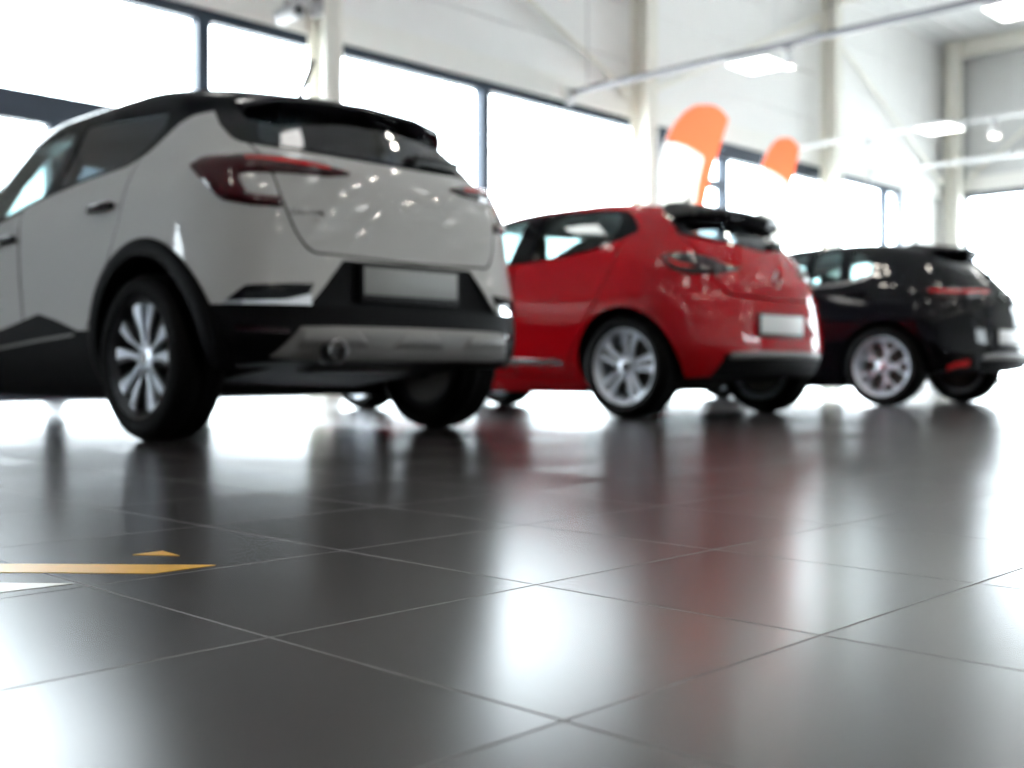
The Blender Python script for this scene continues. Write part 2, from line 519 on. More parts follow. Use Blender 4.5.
SLOTS = {}
def cutter(m, *parts):
    """parts: ('x'|'y', polygon, lo, hi) prisms or ('cyl', y, z, r, lo, hi) along x"""
    bm = bmesh.new()
    for p in parts:
        if p[0] == 'cyl':
            _, y, z, r, lo, hi = p
            add_lathe(bm, [(lo, r), (hi, r)], 56, 'x', (0, y, z))
        else:
            add_prism(bm, p[1], p[0], p[2], p[3])
    bmesh.ops.recalc_face_normals(bm, faces=bm.faces)
    for f in bm.faces: f.material_index = SLOTS.get(m.name, 0)
    return mesh_obj(bm, [m])

def finish(name, o, parent, mats=None, sm=30):
    """turn a working object into a named part"""
    me = o.data
    if mats:
        me.materials.clear()
        for m in mats: me.materials.append(m)
    smooth(me, sm)
    q = bpy.data.objects.new(name, me)
    me.name = name
    drop(o)
    return link(q, parent)

def halves(o):
    """split a working object at x=0 into left and right working objects"""
    out = []
    for s in (-1, 1):
        bm = bmesh.new(); bm.from_mesh(o.data)
        dead = [f for f in bm.faces if f.calc_center_median().x * s < 0]
        bmesh.ops.delete(bm, geom=dead, context='FACES')
        out.append(mesh_obj(bm, list(o.data.materials)))
    drop(o)
    return out

def curve_pts(pts, n):
    """n points evenly along a polyline, softened"""
    P = np.array(pts, float)
    d = np.r_[0, np.cumsum(np.linalg.norm(np.diff(P, axis=0), axis=1))]
    t = np.linspace(0, d[-1], n)
    return np.stack([np.interp(t, d, P[:, k]) for k in range(2)], axis=1)

def catmull(pts, sub=6, closed=True):
    P = [np.array(p, float) for p in pts]; n = len(P); out = []
    for i in range(n if closed else n - 1):
        p0, p1, p2, p3 = (P[(i-1) % n], P[i], P[(i+1) % n], P[(i+2) % n]) if closed else (P[max(i-1, 0)], P[i], P[i+1], P[min(i+2, n-1)])
        for j in range(sub):
            t = j / sub
            out.append(tuple(.5 * ((2*p1) + (-p0+p2)*t + (2*p0-5*p1+4*p2-p3)*t*t + (-p0+3*p1-3*p2+p3)*t**3)))
    if not closed: out.append(tuple(P[-1]))
    return out

def rounded(poly, r=.03, seg=4):
    """round the corners of a polygon"""
    n = len(poly); out = []
    for i in range(n):
        p = np.array(poly[i], float); a = np.array(poly[i-1], float) - p; b = np.array(poly[(i+1) % n], float) - p
        la, lb = np.linalg.norm(a), np.linalg.norm(b)
        k = min(r, la * .45, lb * .45)
        s, e = p + a / la * k, p + b / lb * k
        for j in range(seg + 1):
            t = j / seg
            out.append(tuple((1-t)**2 * s + 2*t*(1-t) * p + t*t * e))
    return out

def inset(poly, d):
    """move a polygon's outline inwards by d (negative: outwards)"""
    P = np.array(poly, float); n = len(P)
    ar = sum(P[i][0] * P[(i+1) % n][1] - P[(i+1) % n][0] * P[i][1] for i in range(n))
    sgn = 1 if ar > 0 else -1
    out = []
    for i in range(n):
        a, b = P[i] - P[i-1], P[(i+1) % n] - P[i]
        na = np.array([-a[1], a[0]]) * sgn / max(np.linalg.norm(a), 1e-9)
        nb = np.array([-b[1], b[0]]) * sgn / max(np.linalg.norm(b), 1e-9)
        m = na + nb; m /= max(np.linalg.norm(m), 1e-9)
        k = d / max(m @ na, .4)
        out.append(tuple(P[i] + m * k))
    return out

def place(body, a, z, s, off):
    p = body.pt(a, z); n = body.nrm(a, z)
    q = p + n * off
    return (q[0] * s, q[1], q[2])

def patch(name, body, lower, upper, side, mats, parent, off=.004, depth=.012, n=28, m=6, crown=0., space='a', sm=40, edge=0.):
    """a panel that lies on the skin between two curves given as (a, z) - or (y, z), (x, z) when space says so"""
    lo, hi = curve_pts(lower, n), curve_pts(upper, n)
    bm = bmesh.new()
    front, back = [], []
    def AZ(q):
        if space == 'a': return q[0], q[1], side
        if space == 'y': return body.a_of_y(q[0], q[1]), q[1], side
        return body.a_of_x(abs(q[0]), q[1]), q[1], (1 if q[0] >= 0 else -1)
    for i in range(n):
        f, bk = [], []
        for j in range(m + 1):
            t = j / m
            q = lo[i] * (1 - t) + hi[i] * t
            a, z, s = AZ(q)
            w = math.sin(math.pi * t) * math.sin(math.pi * min(max(i / (n - 1), .0), 1)) ** .5
            e = -edge if (j in (0, m) or i in (0, n - 1)) else 0
            f.append(bm.verts.new(place(body, a, z, s, off + crown * w + e)))
            bk.append(bm.verts.new(place(body, a, z, s, off - depth)))
        front.append(f); back.append(bk)
    for i in range(n - 1):
        for j in range(m):
            quad(bm, front[i][j], front[i+1][j], front[i+1][j+1], front[i][j+1])
            quad(bm, back[i][j], back[i][j+1], back[i+1][j+1], back[i+1][j])
    for i in range(n - 1):
        quad(bm, front[i][0], back[i][0], back[i+1][0], front[i+1][0])
        quad(bm, front[i][m], front[i+1][m], back[i+1][m], back[i][m])
    for j in range(m):
        quad(bm, front[0][j], front[0][j+1], back[0][j+1], back[0][j])
        quad(bm, front[-1][j], back[-1][j], back[-1][j+1], front[-1][j+1])
    bmesh.ops.remove_doubles(bm, verts=bm.verts, dist=1e-5)
    return obj(name, bm, mats, parent, sm)

def arch_patch(name, body, yc, zc, r0, r1, a0, a1, side, m, parent, off=.014, n=44):
    """wheel arch lip: a ring sector on the skin"""
    bm = bmesh.new(); rows = []
    for i in range(n + 1):
        th = a0 + (a1 - a0) * i / n
        row = []
        for (r, o) in ((r0, -.03), (r0, off), (r0 + .012, off + .004), ((r0 + r1) / 2, off + .005), (r1 - .01, off + .002), (r1, off - .006), (r1, -.02)):
            y, z = yc + r * math.cos(th), max(zc + r * math.sin(th), .17)
            row.append(bm.verts.new(place(body, body.a_of_y(y, z), z, side, o)))
        rows.append(row)
    k = len(rows[0])
    for a, b in zip(rows, rows[1:]):
        for j in range(k):
            quad(bm, a[j], b[j], b[(j+1) % k], a[(j+1) % k])
    bm.faces.new(rows[0]); bm.faces.new(rows[-1][::-1])
    return obj(name, bm, m, parent, 40)

# ------------------------------------------------------------------ wheels (outer face towards -x)
def wheel(root, x, y, R, Rr, W, style, flip, first=None):
    if first is not None:
        w = first.copy(); C.objects.link(w); w.parent = root
        for ch in first.children:
            c = ch.copy(); C.objects.link(c); c.parent = w
        w.location = (x, y, R)
        w.rotation_euler = (first.rotation_euler[0] + .5, 0, math.pi if flip else 0)
        return w
    h = W / 2
    face = -h + .012
    bm = bmesh.new()
    spoke_m, rim_m = (0, 1)
    # flange ring and barrel
    add_lathe(bm, [(-h + .004, Rr - .004), (-h - .002, Rr + .004), (-h + .002, Rr + .010), (-h + .012, Rr + .008), (-h + .018, Rr - .008), (-h + .03, Rr - .018), (h - .02, Rr - .03), (h - .01, Rr), (h - .006, Rr), (h - .014, Rr - .036), (-h + .03, Rr - .026), (-h + .014, Rr - .014)], 64, 'x', closed=True)
    for f in bm.faces: f.material_index = 0 if style != 'petal' else 1
    def bar(poly, t=.028, x_hub=.020, mi=0):
        """spoke from a polygon of (angle, radius); it dishes in towards the hub"""
        b = bmesh.new(); A, B = [], []
        for th, r in poly:
            xo = face + x_hub * (1 - min(r / Rr, 1)) ** 1.0 + (.010 if r > Rr * .9 else 0)
            A.append(b.verts.new((xo, r * math.sin(th), r * math.cos(th))))
            B.append(b.verts.new((xo + t, r * math.sin(th), r * math.cos(th))))
        n = len(poly)
        b.faces.new(A); b.faces.new(B[::-1])
        for i in range(n): quad(b, A[i], B[i], B[(i+1) % n], A[(i+1) % n])
        bmesh.ops.recalc_face_normals(b, faces=b.faces)
        bmesh.ops.bevel(b, geom=b.edges[:], offset=.003, segments=1, affect='EDGES')
        for f in b.faces: f.material_index = mi
        merge(bm, b)
    D = math.radians
    Ro = Rr - .010
    for k in range(5):
        c = k * 2 * math.pi / 5 + .06
        if style == 'petal':
            for s in (-1, 1):
                # bright blade that flares towards the rim, dark shoulder beside it
                bar([(c + s*D(3), .035), (c + s*D(9), .10), (c + s*D(8), .15), (c + s*D(9), Ro), (c + s*D(22), Ro), (c + s*D(21), Rr*.80), (c + s*D(19), .13), (c + s*D(26), .075), (c + s*D(34), .04)][::s], .026, .030, 0)
                bar([(c + s*D(20), .12), (c + s*D(21), Ro), (c + s*D(27), Ro), (c + s*D(26), .12), (c + s*D(32), .06)][::s], .03, .024, 1)
        elif style == 'star':
            for s in (-1, 1):
                bar([(c + s*D(10), .05), (c + s*D(5.5), .12), (c + s*D(5), Ro), (c + s*D(17), Ro), (c + s*D(18), .15), (c + s*D(34), .055)][::s], .026, .026, 0)
            bar([(c - D(12), .05), (c - D(6), .12), (c - D(5.6), Ro), (c + D(5.6), Ro), (c + D(6), .12), (c + D(12), .05)], .016, .040, 2)
        else:
            bar([(c - D(28), .045), (c - D(10), .09), (c - D(7), .14), (c + D(7), .14), (c + D(10), .09), (c + D(28), .045)], .028, .026, 0)
            for s in (-1, 1):
                bar([(c + s*D(0.5), .125), (c + s*D(11), .17), (c + s*D(15), Ro), (c + s*D(22), Ro), (c + s*D(16.5), .16), (c + s*D(8), .112)][::s], .026, .024, 0)
    add_lathe(bm, [(face + .016, .001), (face + .015, .045), (face + .024, .062), (face + .075, .066), (face + .075, .001)], 32, 'x')
    for j in range(5):
        th = j * 2 * math.pi / 5 + .7
        add_lathe(bm, [(face + .016, .008), (face + .028, .009)], 8, 'x', (0, .050 * math.sin(th), .050 * math.cos(th)))
    w = obj('wheel', bm, [M['rim_silver'], M['rim_dark'], M['steel']], root, 30, (x, y, R))
    if flip: w.rotation_euler = (0, 0, math.pi)
    # tyre
    bm = bmesh.new()
    prof = [(-h + .010, Rr - .002), (-h - .004, Rr + .012), (-h - .012, Rr + .035), (-h - .013, (Rr + R) / 2), (-h - .006, R - .030), (-h + .008, R - .012), (-h + .026, R - .003)]
    for g in (-.30, 0., .30):
        gx = g * W
        prof += [(gx - .008, R), (gx - .006, R - .007), (gx + .006, R - .007), (gx + .008, R)]
    prof += [(h - .026, R - .003), (h - .008, R - .012), (h + .006, R - .030), (h + .013, (Rr + R) / 2), (h + .012, Rr + .035), (h + .004, Rr + .012), (h - .010, Rr - .002)]
    add_lathe(bm, prof, 72, 'x', closed=True)
    t = obj('tyre', bm, M['tyre'], w, 28)
    bm = bmesh.new()
    add_lathe(bm, [(face + .012, .001), (face + .011, .024), (face + .016, .030), (face + .03, .031)], 28, 'x')
    obj('centre_cap', bm, M['chrome' if style != 'petal' else 'steel'], w, 30)
    bm = bmesh.new()
    add_lathe(bm, [(face + .085, .03), (face + .085, Rr * .70), (face + .105, Rr * .70), (face + .105, .03)], 40, 'x', closed=True)
    add_lathe(bm, [(h - .03, .02), (h - .03, Rr - .035), (h - .025, Rr - .035), (h - .025, .02)], 40, 'x', closed=True)
    obj('brake_disc', bm, M['brake'], w, 30)
    return w

def seat(root, x, y, bench=None):
    bm = bmesh.new()
    w = bench or .25
    b = bmesh.new()
    add_box(bm, (x - w, y - .05, .34), (x + w, y + .48, .56), .07, 3)
    b = bmesh.new()
    add_box(b, (x - w, y - .07, .50), (x + w, y + .07, 1.06), .06, 3)
    bmesh.ops.rotate(b, verts=b.verts, cent=(x, y, .5), matrix=Matrix.Rotation(math.radians(14), 3, 'X'))
    merge(bm, b)
    for hx in ([x] if not bench else [x - .38, x + .38]):
        b = bmesh.new()
        add_box(b, (hx - .12, y - .22, 1.08), (hx + .12, y - .12, 1.25), .045, 3)
        merge(bm, b)
        add_tube(bm, [(hx - .05, y - .15, 1.02), (hx - .05, y - .17, 1.12)], .007, 8)
        add_tube(bm, [(hx + .05, y - .15, 1.02), (hx + .05, y - .17, 1.12)], .007, 8)
    return obj('seat' if not bench else 'rear_bench', bm, M['seat_fabric'], root, 40)

def spoiler(root, secs, m, name='spoiler'):
    """secs: [(x, [(y,z) profile])] mirrored over x"""
    S = [(-x, p) for x, p in reversed(secs) if x > 0] + list(secs)
    bm = bmesh.new(); rings = []
    for x, p in S:
        q = catmull(p, 3)
        rings.append([bm.verts.new((x, y, z)) for y, z in q])
    n = len(rings[0])
    for a, b in zip(rings, rings[1:]):
        for k in range(n): quad(bm, a[k], a[(k+1) % n], b[(k+1) % n], b[k])
    bm.faces.new(rings[0]); bm.faces.new(rings[-1][::-1])
    return obj(name, bm, m, root, 38)

def lettering(name, text, size, m, parent, loc, rot, depth=.002):
    cu = bpy.data.curves.new('txt', 'FONT'); cu.body = text; cu.size = size; cu.extrude = depth; cu.space_character = 1.3
    to = bpy.data.objects.new('txt', cu); C.objects.link(to)
    bpy.context.view_layer.update()
    me = bpy.data.meshes.new_from_object(to.evaluated_get(bpy.context.evaluated_depsgraph_get()))
    drop(to)
    me.materials.clear(); me.materials.append(m); me.name = name
    o = bpy.data.objects.new(name, me); o.location = loc; o.rotation_euler = rot
    return link(o, parent)

def rear_box(bm, body, x, z, w, h, d0, d1, bevel=.004, tilt=None):
    """a flat board on the rear face centred at (x, z); d0..d1 are distances out from the skin"""
    y0 = body.pt(body.a_of_x(abs(x), z), z)[1]
    b = bmesh.new()
    add_box(b, (x - w/2, y0 - d1, z - h/2), (x + w/2, y0 - d0, z + h/2), bevel, 2)
    if tilt: bmesh.ops.rotate(b, verts=b.verts, cent=(x, y0, z), matrix=Matrix.Rotation(tilt, 3, 'X'))
    merge(bm, b)

def make_car(S):
    """build a whole car from its spec; returns the root Empty"""
    body = Body(S['rows'], S['bumps'])
    root = empty('car', (S['at'][0], S['at'][1], 0), S['label'], 'car', 'cars parked in a row')
    wb, R, ra, yo = S['wheelbase'], S['R'], S['ra'], S.get('arch_y', 0.)
    ub = M['underbody']; paint = S['paint']
    slots = [paint, ub, M['satin_black'], S.get('recess_mat', paint)]
    SLOTS.clear(); SLOTS.update({m.name: i for i, m in reversed(list(enumerate(slots)))})
    work = mesh_obj(skin_bm(body), slots)
    def step(o, cut, op='DIFFERENCE'):
        q = boole(o, cut, op); drop(o, cut); return q
    # wheel wells, tucked-up tail underside, plate recess, cabin
    work = step(work, cutter(ub, *[('cyl', y, S['arch_z'], ra, lo, hi) for y in (yo, wb) for lo, hi in ((-1.1, -.52), (.52, 1.1))]))
    work = step(work, cutter(ub, ('x', S['tuck'], -1.2, 1.2)))
    if S.get('recess'):
        work = step(work, cutter(S['recess_mat'], ('y', S['recess'], -1.2, body.at(S['recess'][0][1])[2] + S['recess_d'])))
    zt = S['rows'][-1][0]; rows2 = []
    for z in list(np.linspace(.82, zt - .12, 12)) + [zt - .085, zt - .06, zt - .05]:
        r = body.at(z + (.04 if z > zt - .14 else 0)); mid = (r[2] + r[3]) / 2
        rows2.append((z, max(r[1] * .985 - .060, .03), min(r[2] + .12, mid - .05), max(r[3] - .14, mid + .05), r[4], r[5], r[6], r[7] + .015))
    cb = skin_bm(Body(rows2, ()), na=(12, 24, 10), step=4)
    for f in cb.faces: f.material_index = 2
    cab = mesh_obj(cb, [M['satin_black']])
    work = step(work, cab)
    # roof or window-surround part
    up = boole(work, c1 := cutter(M['underbody'], *S['upper']), 'INTERSECT')
    low = boole(work, c1, 'DIFFERENCE'); drop(work, c1)
    # glass openings
    side = []
    for p in S['side_windows']:
        side += [('x', p, -1.2, -.40), ('x', p, .40, 1.2)]
    up = step(up, cutter(M['satin_black'], *side)); low = step(low, cutter(M['satin_black'], *side))
    ends = [('y', S['rear_window'], -1.2, S.get('rear_window_y', .15)), ('y', S['windscreen'], 1.35, 4.)]
    up = step(up, cutter(M['satin_black'], *ends)); low = step(low, cutter(M['satin_black'], *ends))
    # lower cladding
    if S.get('lower'):
        cl = boole(low, c1 := cutter(M['underbody'], *S['lower']), 'INTERSECT')
        low2 = boole(low, c1, 'DIFFERENCE'); drop(low, c1); low = low2
        finish('lower_cladding', cl, root, [M['black_plastic'], ub, ub, M['black_plastic']])
    # tailgate and doors with real shut gaps
    g = S['tailgate']
    tg = boole(low, c1 := cutter(M['underbody'], ('y', inset(g, .0042), -1.2, .22)), 'INTERSECT'); drop(c1)
    low = step(low, cutter(M['underbody'], ('y', inset(g, -.0042), -1.2, .22)))
    tailgate = finish('tailgate', tg, root)
    for d in S['doors']:
        dr = boole(low, c1 := cutter(M['underbody'], ('x', inset(d, .0035), -1.2, -.5), ('x', inset(d, .0035), .5, 1.2)), 'INTERSECT'); drop(c1)
        low = step(low, cutter(M['underbody'], ('x', inset(d, -.0035), -1.2, -.5), ('x', inset(d, -.0035), .5, 1.2)))
        for h, s in zip(halves(dr), (-1, 1)):
            do = finish('door', h, root)
            if not S['handles'][S['doors'].index(d)]: continue
            hy, hz = S['handles'][S['doors'].index(d)]
            bm = bmesh.new(); a = body.a_of_y(hy, hz); p = place(body, a, hz, s, .022)
            add_box(bm, (p[0] - .010, p[1] - .105, p[2] - .017), (p[0] + .010, p[1] + .105, p[2] + .017), .008, 3)
            q = place(body, a, hz, s, .0)
            add_box(bm, (min(p[0], q[0]), p[1] - .095, p[2] - .012), (max(p[0], q[0]), p[1] - .07, p[2] + .012))
            add_box(bm, (min(p[0], q[0]), p[1] + .07, p[2] - .012), (max(p[0], q[0]), p[1] + .095, p[2] + .012))
            obj('door_handle', bm, S['handle_mat'], do, 35)
    finish('body', low, root)
    finish(S['upper_name'], up, root, [S['upper_mat'], ub, M['satin_black'], S['upper_mat']] if S['upper_mat'] is not paint else None)
    # glass panes, cut from a thin shell of the same skin
    shell = skin_bm(body, .004); shell = skin_bm(body, .010, bm=shell, flip=True)
    gs = mesh_obj(shell, [M['tint_glass']])
    SLOTS.clear()
    for i, p in enumerate(S['side_windows']):
        gm = S['side_glass'][i]
        c1 = cutter(gm, ('x', inset(p, -.002), -1.2, -.40), ('x', inset(p, -.002), .40, 1.2))
        q = boole(gs, c1, 'INTERSECT'); drop(c1)
        for h in halves(q): finish('side_window', h, root, [gm])
    c1 = cutter(M['tint_glass'], ('y', inset(S['rear_window'], -.002), -1.2, S.get('rear_window_y', .15)))
    q = boole(gs, c1, 'INTERSECT'); drop(c1); rw = finish('rear_window', q, root, [S['rear_glass']])
    c1 = cutter(M['tint_glass'], ('y', inset(S['windscreen'], -.002), 1.35, 4.))
    q = boole(gs, c1, 'INTERSECT'); drop(c1); finish('windscreen', q, root, [M['tint_glass']])
    drop(gs)
    # wheels
    xo = S['track'] / 2
    w0 = wheel(root, -xo, S.get('wheel_y', 0.), R, S['Rr'], S['tyre_w'], S['style'], False)
    w0.rotation_euler = (S.get('spin', 0.), 0, 0)
    wheel(root, xo, S.get('wheel_y', 0.), R, S['Rr'], S['tyre_w'], S['style'], True, w0)
    wheel(root, -xo, wb, R, S['Rr'], S['tyre_w'], S['style'], False, w0)
    wheel(root, xo, wb, R, S['Rr'], S['tyre_w'], S['style'], True, w0)
    # axle beam and floor pan
    bm = bmesh.new()
    add_tube(bm, [(-xo + .1, 0, R - .05), (-.3, .1, R - .04), (.3, .1, R - .04), (xo - .1, 0, R - .05)], .035, 12)
    obj('rear_axle', bm, ub, root)
    # cabin
    seat(root, -.38, 1.35); seat(root, .38, 1.35); seat(root, 0, .42, .58)
    bm = bmesh.new()
    add_tube(bm, [(.0, S['aerial'][0], S['aerial'][1] - .02), (0, S['aerial'][0], S['aerial'][1] + .015)], [.032, .020], 16)
    add_tube(bm, [(0, S['aerial'][0], S['aerial'][1]), (0, S['aerial'][2], S['aerial'][3])], [.016, .011], 8)
    obj('aerial', bm, M['satin_black'], root, 40)
    for s in (-1, 1):
        bm = bmesh.new()
        my, mz = S['mirror']
        add_box(bm, (-.10, -.05, -.07), (.10, .07, .07), .05, 4)
        bmesh.ops.translate(bm, verts=bm.verts, vec=(s * (body.half(my, mz) + .11), my, mz))
        add_box(bm, (min(s * (body.half(my, mz) - .05), s * (body.half(my, mz) + .05)), my - .03, mz - .05), (max(s * (body.half(my, mz) - .05), s * (body.half(my, mz) + .05)), my + .03, mz - .01))
        obj('wing_mirror', bm, paint if S['upper_mat'] is paint else M['gloss_black'], root, 40)
    return root, body, tailgate, rw
# ------------------------------------------------------------------ the three cars
def mir(p):
    """(x,z) half outline (x<=0) -> closed symmetric polygon"""
    return list(p) + [(-x, z) for x, z in reversed(p) if abs(x) > 1e-6]

WHITE = dict(rows=WHITE_ROWS, bumps=WHITE_BUMPS, at=WHITE_AT, paint=M['white_paint'],
    label='silver-white crossover with black roof and grey skid plate, largest of the cars',
    wheelbase=2.64, R=.345, Rr=.248, ra=.405, arch_z=.36, arch_y=-.01, track=1.56, tyre_w=.215, style='petal', wheel_y=.02, spin=.1,
    tuck=[(-1.2, .0), (-1.2, .335), (-.62, .330), (-.15, .27), (.42, .20), (.42, 0)],
    recess=[(-.355, .738), (.355, .738), (.525, .546), (-.525, .546)], recess_d=.03, recess_mat=M['black_plastic'],
    upper=[('x', [(4, 1.03), (2.4, 1.0), (2.1, .965), (1.46, 1.028), (1.17, 1.081), (.90, 1.121), (.53, 1.158), (.28, 1.181), (.165, 1.222), (.09, 1.281), (.024, 1.342), (-.043, 1.373), (-.122, 1.386), (-.212, 1.312), (-.318, 1.239), (-.363, 1.217), (-.53, 1.180), (-.60, 1.165), (-1, 1.16), (-1, 1.9), (4, 1.9)], -1.2, 1.2)],
    upper_name='roof', upper_mat=M['gloss_black'],
    side_windows=[rounded([(1.01, 1.128), (1.5, 1.046), (2.02, .99), (2.20, 1.01), (1.92, 1.30), (1.62, 1.43), (.99, 1.465)], .05),
                  rounded([(.90, 1.145), (.40, 1.193), (.255, 1.212), (.18, 1.27), (.13, 1.35), (.15, 1.415), (.90, 1.462)], .05)],
    side_glass=[M['tint_glass'], M['privacy_glass']],
    rear_window=mir([(-.49, 1.41), (-.575, 1.235), (-.56, 1.218), (-.3, 1.192), (0, 1.184)]), rear_glass=M['privacy_glass'],
    windscreen=[(-.60, 1.12), (.60, 1.12), (.52, 1.46), (-.52, 1.46)],
    lower=[('x', [(-1.2, .05), (-1.2, .552), (-.44, .548), (-.40, .50), (.40, .50), (.46, .468), (.57, .470), (.80, .525), (.99, .560), (1.2, .53), (1.45, .495), (2.2, .48), (3.1, .48), (3.2, .55), (4, .55), (4, .05)], -1.2, 1.2)],
    tailgate=mir(rounded([(-.625, 1.30), (-.606, 1.08), (-.590, .966), (-.552, .843), (-.505, .770), (-.44, .750)], .03)[2:-2] + [(0, .747)]),
    doors=[[(.215, 1.28), (.19, 1.05), (.19, .93), (.25, .78), (.35, .64), (.50, .45), (1.165, .38), (1.165, .78), (1.205, 1.0), (1.20, 1.30)],
           [(1.222, 1.3), (1.217, 1.0), (1.177, .78), (1.177, .38), (2.15, .38), (2.2, .8), (2.15, 1.3)]],
    handles=[(.345, .992), (1.32, .93)], handle_mat=M['gloss_black'],
    aerial=(.16, 1.552, .02, 1.75), mirror=(1.85, 1.07))

RED = dict(rows=RED_ROWS, bumps=RED_BUMPS, at=RED_AT, paint=M['red_paint'],
    label='shiny red hatchback with silver wheels standing between two other cars',
    wheelbase=2.58, R=.318, Rr=.228, ra=.362, arch_z=.325, arch_y=-.02, track=1.54, tyre_w=.20, style='star', wheel_y=-.02, spin=.25,
    tuck=[(-1.2, .0), (-1.2, .27), (-.55, .265), (-.1, .22), (.36, .18), (.36, 0)],
    recess=[(-.27, .662), (.27, .662), (.45, .53), (.38, .495), (-.38, .495), (-.45, .53)], recess_d=.012, recess_mat=M['red_paint'],
    upper=[('x', rounded([(2.05, .93), (1.5, .955), (.957, .997), (.50, 1.018), (.25, 1.06), (.08, 1.113), (-.02, 1.155), (-.01, 1.185), (.05, 1.254), (.118, 1.305), (.266, 1.330), (.72, 1.354), (.95, 1.355), (1.40, 1.30), (1.80, 1.12)], .03), lo, hi) for lo, hi in ((-1.2, -.40), (.40, 1.2))]
        + [('y', mir([(-.40, 1.40), (-.570, 1.25), (-.590, 1.138), (-.56, 1.112), (-.315, 1.080), (0, 1.052)]), -1.2, -.04)],
    upper_name='window_surround', upper_mat=M['gloss_black'],
    side_windows=[rounded([(.985, 1.015), (1.5, .975), (1.93, .945), (1.75, 1.10), (1.38, 1.275), (.955, 1.335)], .04),
                  rounded([(.80, 1.022), (.52, 1.038), (.28, 1.075), (.155, 1.115), (.13, 1.20), (.165, 1.295), (.30, 1.313), (.79, 1.336)], .04)],
    side_glass=[M['tint_glass'], M['tint_glass']],
    rear_window=mir([(-.40, 1.36), (-.530, 1.235), (-.550, 1.150), (-.52, 1.132), (-.30, 1.102), (0, 1.074)]), rear_glass=M['smoke_glass'], rear_window_y=-.05,
    windscreen=[(-.60, 1.04), (.60, 1.04), (.50, 1.33), (-.50, 1.33)],
    tailgate=mir(rounded([(-.600, 1.17), (-.580, .95), (-.550, .84), (-.515, .765), (-.44, .742)], .03)[2:-2] + [(0, .738)]),
    doors=[[(.07, 1.13), (.08, .95), (.17, .72), (.33, .50), (.42, .36), (.42, .26), (.90, .26), (.90, .7), (.93, 1.1)],
           [(.94, 1.1), (.91, .7), (.91, .26), (1.95, .26), (2.0, .8), (1.95, 1.1)]],
    handles=[None, (1.08, .90)], handle_mat=M['red_paint'],
    aerial=(.20, 1.398, .08, 1.46), mirror=(1.72, 1.0))

BLACK = dict(rows=BLACK_ROWS, bumps=BLACK_BUMPS, at=BLACK_AT, paint=M['black_paint'],
    label='glossy black hatchback with roof aerial beside the far white wall',
    wheelbase=2.67, R=.332, Rr=.245, ra=.378, arch_z=.34, arch_y=-.01, track=1.58, tyre_w=.215, style='vee', wheel_y=.0, spin=.4,
    tuck=[(-1.2, .0), (-1.2, .315), (-.62, .31), (-.1, .24), (.40, .19), (.40, 0)],
    recess=[(-.30, .665), (.30, .665), (.42, .53), (.36, .495), (-.36, .495), (-.42, .53)], recess_d=.015, recess_mat=M['black_paint'],
    upper=[('x', rounded([(2.05, .965), (1.5, 1.01), (.90, 1.04), (.39, 1.05), (.2, 1.09), (.06, 1.150), (.08, 1.19), (.17, 1.29), (.32, 1.365), (.6, 1.385), (1.2, 1.37), (1.5, 1.29), (1.80, 1.15)], .03), lo, hi) for lo, hi in ((-1.2, -.40), (.40, 1.2))]
        + [('y', mir([(-.42, 1.37), (-.49, 1.31), (-.545, 1.215), (-.52, 1.155), (-.3, 1.110), (0, 1.085)]), -1.2, -.04)],
    upper_name='window_surround', upper_mat=M['gloss_black'],
    side_windows=[rounded([(.79, 1.065), (1.5, 1.032), (1.9, .995), (1.72, 1.15), (1.45, 1.265), (1.15, 1.345), (.80, 1.362)], .04),
                  rounded([(.72, 1.068), (.44, 1.074), (.48, 1.352), (.73, 1.362)], .04),
                  rounded([(.36, 1.078), (.13, 1.150), (.15, 1.19), (.22, 1.28), (.38, 1.343)], .04)],
    side_glass=[M['tint_glass'], M['tint_glass'], M['tint_glass']],
    rear_window=mir([(-.38, 1.35), (-.45, 1.30), (-.505, 1.21), (-.48, 1.170), (-.28, 1.132), (0, 1.106)]), rear_glass=M['smoke_glass'], rear_window_y=-.05,
    windscreen=[(-.60, 1.05), (.60, 1.05), (.50, 1.35), (-.50, 1.35)],
    tailgate=mir(rounded([(-.575, 1.22), (-.570, .95), (-.545, .84), (-.50, .72), (-.43, .70)], .03)[2:-2] + [(0, .70)]),
    doors=[[(.08, 1.13), (.10, .95), (.20, .72), (.36, .50), (.44, .36), (.44, .26), (.76, .26), (.76, .7), (.76, 1.2)],
           [(.77, 1.2), (.77, .7), (.77, .26), (1.95, .26), (2.0, .8), (1.95, 1.2)]],
    handles=[(.28, .95), (1.05, .92)], handle_mat=M['black_paint'],
    aerial=(.13, 1.425, .0, 1.64), mirror=(1.75, 1.03))

def number_plate(root, body, z, d, w=.52, h=.115, tilt=None, m=M['plate']):
    bm = bmesh.new(); rear_box(bm, body, 0, z, w, h, d, d + .006, .003, tilt)
    p = obj('number_plate', bm, m, root)
    bm = bmesh.new(); rear_box(bm, body, 0, z - .008, w + .022, h + .034, d - .012, d + .003, .004, tilt)
    obj('plate_frame', bm, M['satin_black'], p)
    return p

